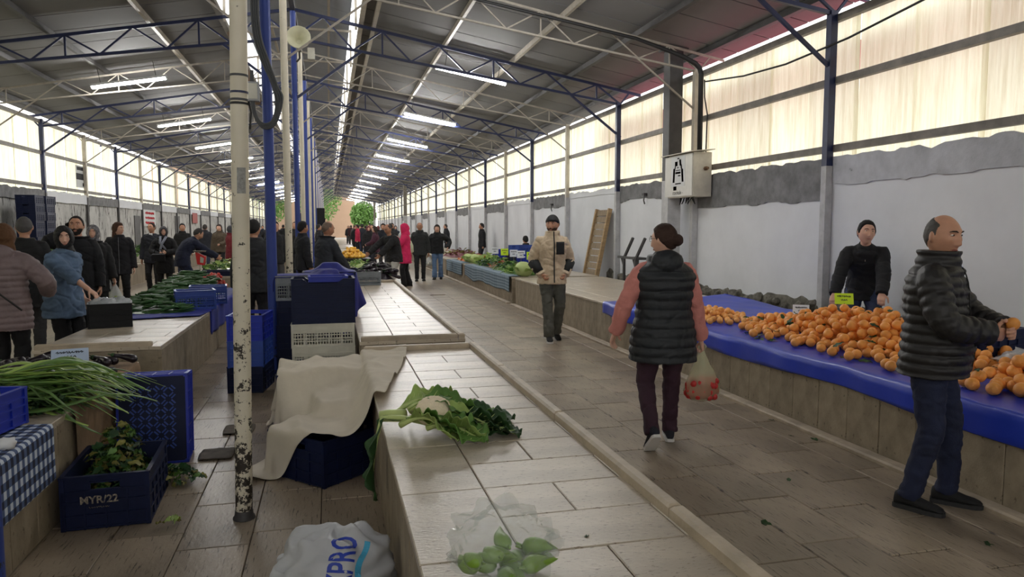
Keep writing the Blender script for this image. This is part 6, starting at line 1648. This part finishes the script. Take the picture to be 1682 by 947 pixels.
# steel trestle by the wall
t = empty('steel_trestle', (6.0,14.0,0), 0, 'dark steel trestle frame standing behind the right stall', 'trestle')
for dy in (-.30,.30):
    MB().bar((.0,dy,0),(.0,dy,1.02),.05).build('leg', M_steel_d, t); MB().bar((.30,dy,0),(.30,dy,1.0),.05).build('leg', M_steel_d, t)
    MB().bar((.0,dy,1.0),(.10,dy-.22,1.42),.045).build('upright', M_steel_d, t)
    MB().bar((.0,dy,.80),(.0,dy+.14,1.0),.03).build('corner_brace', M_steel_d, t); MB().bar((0,dy,1.0),(.30,dy,1.0),.04).build('side_rail', M_steel_d, t)
MB().bar((.0,-.36,1.01),(.0,.62,1.01),.05).build('cross_rail', M_steel_d, t); MB().bar((.3,-.3,1.0),(.3,.3,1.0),.04).build('cross_rail', M_steel_d, t); MB().bar((0,-.3,.5),(0,.3,.5),.03).build('cross_rail', M_steel_d, t)
# dark things standing behind the bare stall
crumple('black_sack', (6.1,18.7,.0), (.20,.26,.50), mat('black_bag', sr(28,28,30), .5), 'black sack against the wall behind the man in beige', 9, n=22)
# loudspeaker on the middle row
t = empty('horn_loudspeaker', (-.50,15.55,5.28), 0, 'cream horn loudspeaker high on the middle columns', 'loudspeaker')
M_horn = mat('horn_cream', sr(206,204,176), .5, .1, 5)
M0 = Matrix.Rotation(R(78),4,'X')
MB().lathe([(.05,-.02),(.06,.10),(.10,.20),(.20,.30),(.235,.315),(.225,.325),(.19,.30),(.09,.19),(.045,.10),(.0,.09)],24,M0).build('horn', M_horn, t, True, 50)
MB().lathe([(0,-.16),(.06,-.15),(.075,-.08),(.07,-.02),(0,-.02)],16,M0).build('driver', M_horn, t, True, 50)
MB().box((.16,-.12,-.30),(.30,.05,-.08)).build('junction_box', M_cr_white, t); MB().tube([(0,0,-.05),(0,.12,-.25),(-.06,.2,-.3)],.02,8).build('bracket', M_steel_d, t)
# coil of cable on the blue column
t = empty('cable_coil', (XC,8.40,0), 0, 'coil of thick grey cable hung on the blue column', 'cable')
for k in range(4):
    o_ = .022*k; pts = [(-.10+o_,-.03-.01*k,5.2),(-.12+o_,-.05-.01*k,4.2),(-.11+o_,-.06-.01*k,3.7),(-.03+o_,-.07-.01*k,3.40),(.07+o_*.7,-.08,3.15),(.10+o_,-.08,2.95+.02*k),(.06+o_*.5,-.09,2.78-.01*k),(-.03,-.09,2.74-.015*k),(-.10-.3*o_,-.08,2.82),(-.13-.3*o_,-.07,3.02),(-.13-.2*o_,-.06,3.3)]
    MB().tube(smooth_path(pts), .012, 8).build('cable_loop', M_tape, t, True)
t = empty('junction_box', (XC-.14,8.36,2.98), 0, 'small grey junction box on the blue column', 'box')
MB().slab((-.07,-.05,0),(.07,.05,.20),.008).build('box_body', mat('junction_grey', sr(160,162,166), .5), t); MB().box((-.055,-.056,.02),(.055,-.050,.18)).build('box_lid', M_cr_white, t)
# brown sloping brace by the white pole
t = empty('roof_brace', (0,0,0), 0, 'brown boxed rafter sloping behind the white pole', 'beam')
MB().bar((-2.0,17.2,5.92),(-1.35,15.9,4.15),.12,.10).build('rafter', mat('brown_timber', sr(120,98,80), .8, .25, 6), t)

# signs and papers on the left wall
t = empty('paper_sign', (XL+.06,35.2,1.68), 0, 'white paper sign with red lettering on the flaking left wall', 'sign')
MB().box((0,-1.1,0),(.01,1.1,.70)).build('sheet', M_paper, t)
M_rd = mat('red_ink', sr(190,50,60), .8)
for i in range(3): scribble('red_writing', M_rd, t, (.014,0,.56-.21*i), (R(90),0,R(90)), 1.6, .13, 12, .016, i)
t = empty('campaign_poster', (XL-.04,26.5,2.9), 0, 'dark and white poster high on the left wall panels', 'poster')
MB().box((0,-.5,0),(.012,.5,.70)).build('sheet', M_paper, t); MB().box((.012,-.5,.25),(.016,.5,.45)).build('dark_band', M_pk, t); MB().box((.012,-.4,.55),(.016,.4,.66)).build('dark_band', M_pk, t); MB().box((.012,.1,.05),(.016,.3,.16)).build('dark_band', M_pk, t)
# door and openings in the flaking wall
for i, (y, w_, h_) in enumerate(((33.2,.9,2.1),(41.5,1.2,2.2))):
    tag(MB().box((XL+.001,y-w_/2,.0),(XL+.03,y+w_/2,h_)).build('door_%d' % (i+1), M_steel_d), kind='structure')
t = empty('paper_sign', (XL+.06,46.5,1.85), 0, 'faded red sign far along the left wall', 'sign'); MB().box((0,-.8,0),(.01,.8,.6)).build('sheet', mat('faded_red', sr(170,96,92), .8), t)
# weighing scale with a red dish on the left stall
t = empty('weighing_scale', (-2.30,14.36,.74), R(-14), 'red and white weighing scale behind the tomatoes', 'scale'); t.scale = (.72,.72,.8)
MB().box((-.10,-.10,0),(.10,.10,.08)).build('base', M_cr_white, t); MB().bar((0,0,.08),(0,0,.30),.05).build('column', M_cr_white, t)
MB().add([(-.06,-.04,.28),(.10,-.04,.26),(.14,-.04,.46),(-.10,-.04,.56),(-.06,.05,.28),(.10,.05,.26),(.14,.05,.46),(-.10,.05,.56)],[(0,1,2,3),(7,6,5,4),(0,4,5,1),(1,5,6,2),(2,6,7,3),(3,7,4,0)]).build('head', mat('scale_red', sr(206,40,44), .4), t)
MB().add([(.02,-.045,.32),(.10,-.045,.31),(.12,-.045,.42),(.03,-.045,.46)],[(0,1,2,3)]).build('dial', M_cr_white, t); MB().lathe([(0,.55),(.14,.56),(.16,.59),(.15,.59),(.13,.575),(0,.57)],16).build('pan', M_steel_g, t, True, 40)
t = empty('weighing_scale', (5.45,20.2,TOP), R(-20), 'flat electronic scale on the greens stall before the seller', 'scale'); MB().box((-.2,-.15,0),(.2,.15,.10)).build('base', M_cr_grey, t); MB().slab((-.24,-.18,.12),(.24,.18,.145),.01).build('plate', M_steel_g, t)

# bags people carry ------------------------------------------------------------
M_bagclr = mat('tinted_carrier', sr(214,216,180), .25, 0, 4, (1,1,1), .5, 14, alpha=.40, transl=.3)
def carrier(top, h, w, m, label, fill=None, fm=None, fr=.022, n=40, seed=0):
    """knotted carrier bag hanging from a hand at 'top'"""
    t = empty('carrier_bag', (top[0],top[1],top[2]-h), 0, label, 'bag'); rr = []
    for zf, rf in ((0,.25),(.05,.75),(.18,1.0),(.38,.92),(.6,.62),(.8,.34),(.93,.16),(1.0,.10)):
        rr.append([Vector((w*.5*rf*math.cos(a)*(1+.10*math.sin(a*5+seed+zf*6)), w*.36*rf*math.sin(a)*(1+.10*math.cos(a*4+seed)), h*zf)) for a in [2*math.pi*k/22 for k in range(22)]])
    MB().rings(rr).build('bag_film', m, t, True)
    for sd in (-1,1): MB().tube([(sd*.012,0,h*.98),(sd*.03,0,h*1.04),(sd*.01,0,h*1.10)],.007,6).build('bag_handle', m, t, True)
    if fill:
        b = MB(); rg = random.Random(seed)
        for i in range(n):
            a = rg.random()*6.28; q = math.sqrt(rg.random()); z_ = rg.uniform(.10,.40); k_ = 1.0-.35*abs(z_-.2)
            b.ball((w*.44*q*k_*math.cos(a), w*.31*q*k_*math.sin(a), h*z_), (fr,fr,fr*1.1), 8, 6)
        tag(b.build(fill, fm, t, True), kind='stuff')
    return t
def hand_pos(inf, i, d=.085):
    sh, el, wr = inf['arms'][i]; p = wr + (wr-el).normalized()*d; return inf['root'].matrix_basis @ p
M_straw = mat('strawberry_red', sr(186,46,44), .45, .25, 30)
hp = hand_pos(m2, 1); carrier((hp.x,hp.y,hp.z), .40, .28, M_bagclr, 'yellowish carrier bag of strawberries in the vest woman\'s hand', 'strawberries', M_straw, .024, 120, 1)
M_bagw = mat('white_carrier', sr(222,224,226), .3, 0, 4, (1,1,1), .5, 14, alpha=.6, transl=.25)
for inf, i, lab, fm, sz in ((m9,0,'clear bag of pale vegetables held by the woman in the patterned scarf',M_cab,.40),(m10,1,'clear bag of dark greens held by the long haired woman',M_lf_d,.42),(m19,1,'small white bag in the pink coat\'s hand',M_cr_white,.34),(m21,1,'thin white bag held by the girl in jeans',M_cr_white,.34)):
    hp = hand_pos(inf, i); carrier((hp.x,hp.y,hp.z), sz, .26, M_bagw, lab, 'bag_contents', fm, .04, 14, 3)
# tote on the pink coat
t = empty('tote_bag', tuple(m19['root'].matrix_basis @ Vector((.27,-.06,.92))), m19['root'].rotation_euler.z, 'pale green tote bag hanging from the pink coat\'s shoulder', 'bag')
b = MB(); b.rings([[Vector((.05*k*math.cos(a), .17*k2*math.sin(a), z_)) for a in [2*math.pi*q/16 for q in range(16)]] for z_, k, k2 in ((0,.5,.8),(.03,1,1),(.2,.9,.95),(.34,.35,.6))]); b.build('bag_body', mat('pale_green_canvas', sr(196,206,176), .85), t, True)
MB().tube([(0,-.07,.33),(-.02,-.05,.50),(-.05,0,.56),(-.02,.05,.50),(0,.07,.33)],.010,6).build('strap', mat('pale_green_canvas', sr(196,206,176)), t, True)
# handbag on the scarfed woman's arm
t = empty('handbag', tuple(m12['root'].matrix_basis @ Vector((.10,.32,.86))), m12['root'].rotation_euler.z, 'black handbag on the arm of the woman with the grey neck scarf', 'bag'); MB().slab((-.14,-.05,0),(.14,.05,.18),.03).build('bag_body', M_cr_black, t); MB().tube([(-.09,0,.17),(-.06,0,.27),(.06,0,.27),(.09,0,.17)],.009,6).build('bag_handle', M_cr_black, t, True)
# red goods in the crate by the blue column
for i in range(10): tag(inst('tomato', tm_me, None, (-.80+jit(.10),7.85+jit(.18),.255*2+.05+.05*(i%2)), (jit(1),jit(1),0), 1.2), 'red tomato in the cobalt crate by the blue column', 'tomato', 'tomatoes in the cobalt crate')
# flat dark rags on the left floor
M_rag = mat('dark_wet_rag', sr(92,84,75), .8, .3, 12)
for i, (x, y, lab) in enumerate(((-.82,5.55,'dark flattened cardboard scrap on the floor left of the pole'),(-.74,6.2,'grey flattened scrap on the floor behind the pole'))):
    cloth('floor_scrap', lambda u,v: (x+(u-.5)*.24*(1-.3*(v-.5)**2), y+(v-.5)*.26, .006+.012*abs(noise.noise(Vector((u*3,v*3,i*5))))), 10, 10, M_rag, lab, 'scrap')
# trees and wall beyond the far end
M_bark = mat('bark', sr(84,70,58), .9, .3, 8)
for i, (x, y, s_, lab, m) in enumerate(((5.2,115,.70,'green tree beyond the far right corner',M_lf_m),(9.3,112,.60,'yellowish tree beside the far right corner',M_lf_l),(-1.5,121,1.3,'tree crown over the peach building',M_lf_m),(-9,122,1.2,'tree beyond the left end',M_lf_m))):
    t = empty('tree', (x,y,-.2), i*1.3, lab, 'tree'); MB().tube([(0,0,0),(.1,0,2.2*s_),(.0,.1,4*s_)],[.22,.18,.12],8).build('trunk', M_bark, t)
    b = MB(); rg = random.Random(i)
    for k in range(2600):
        d = Vector((rg.gauss(0,1),rg.gauss(0,1),rg.gauss(0,1))).normalized()*(rg.random()**.4); c = Vector((d.x*2.9*s_, d.y*2.6*s_, 5.0*s_+d.z*3.2*s_)); q = Euler((rg.random()*6,rg.random()*6,rg.random()*6)).to_matrix()
        b.add([c + q @ Vector(p) for p in ((-.22,0,0),(0,-.12,.03),(.26,0,0),(0,.12,.03))], [(0,1,2,3)])
    tag(b.build('foliage', m, t), kind='stuff')
bpy.data.scenes.remove(WORK)
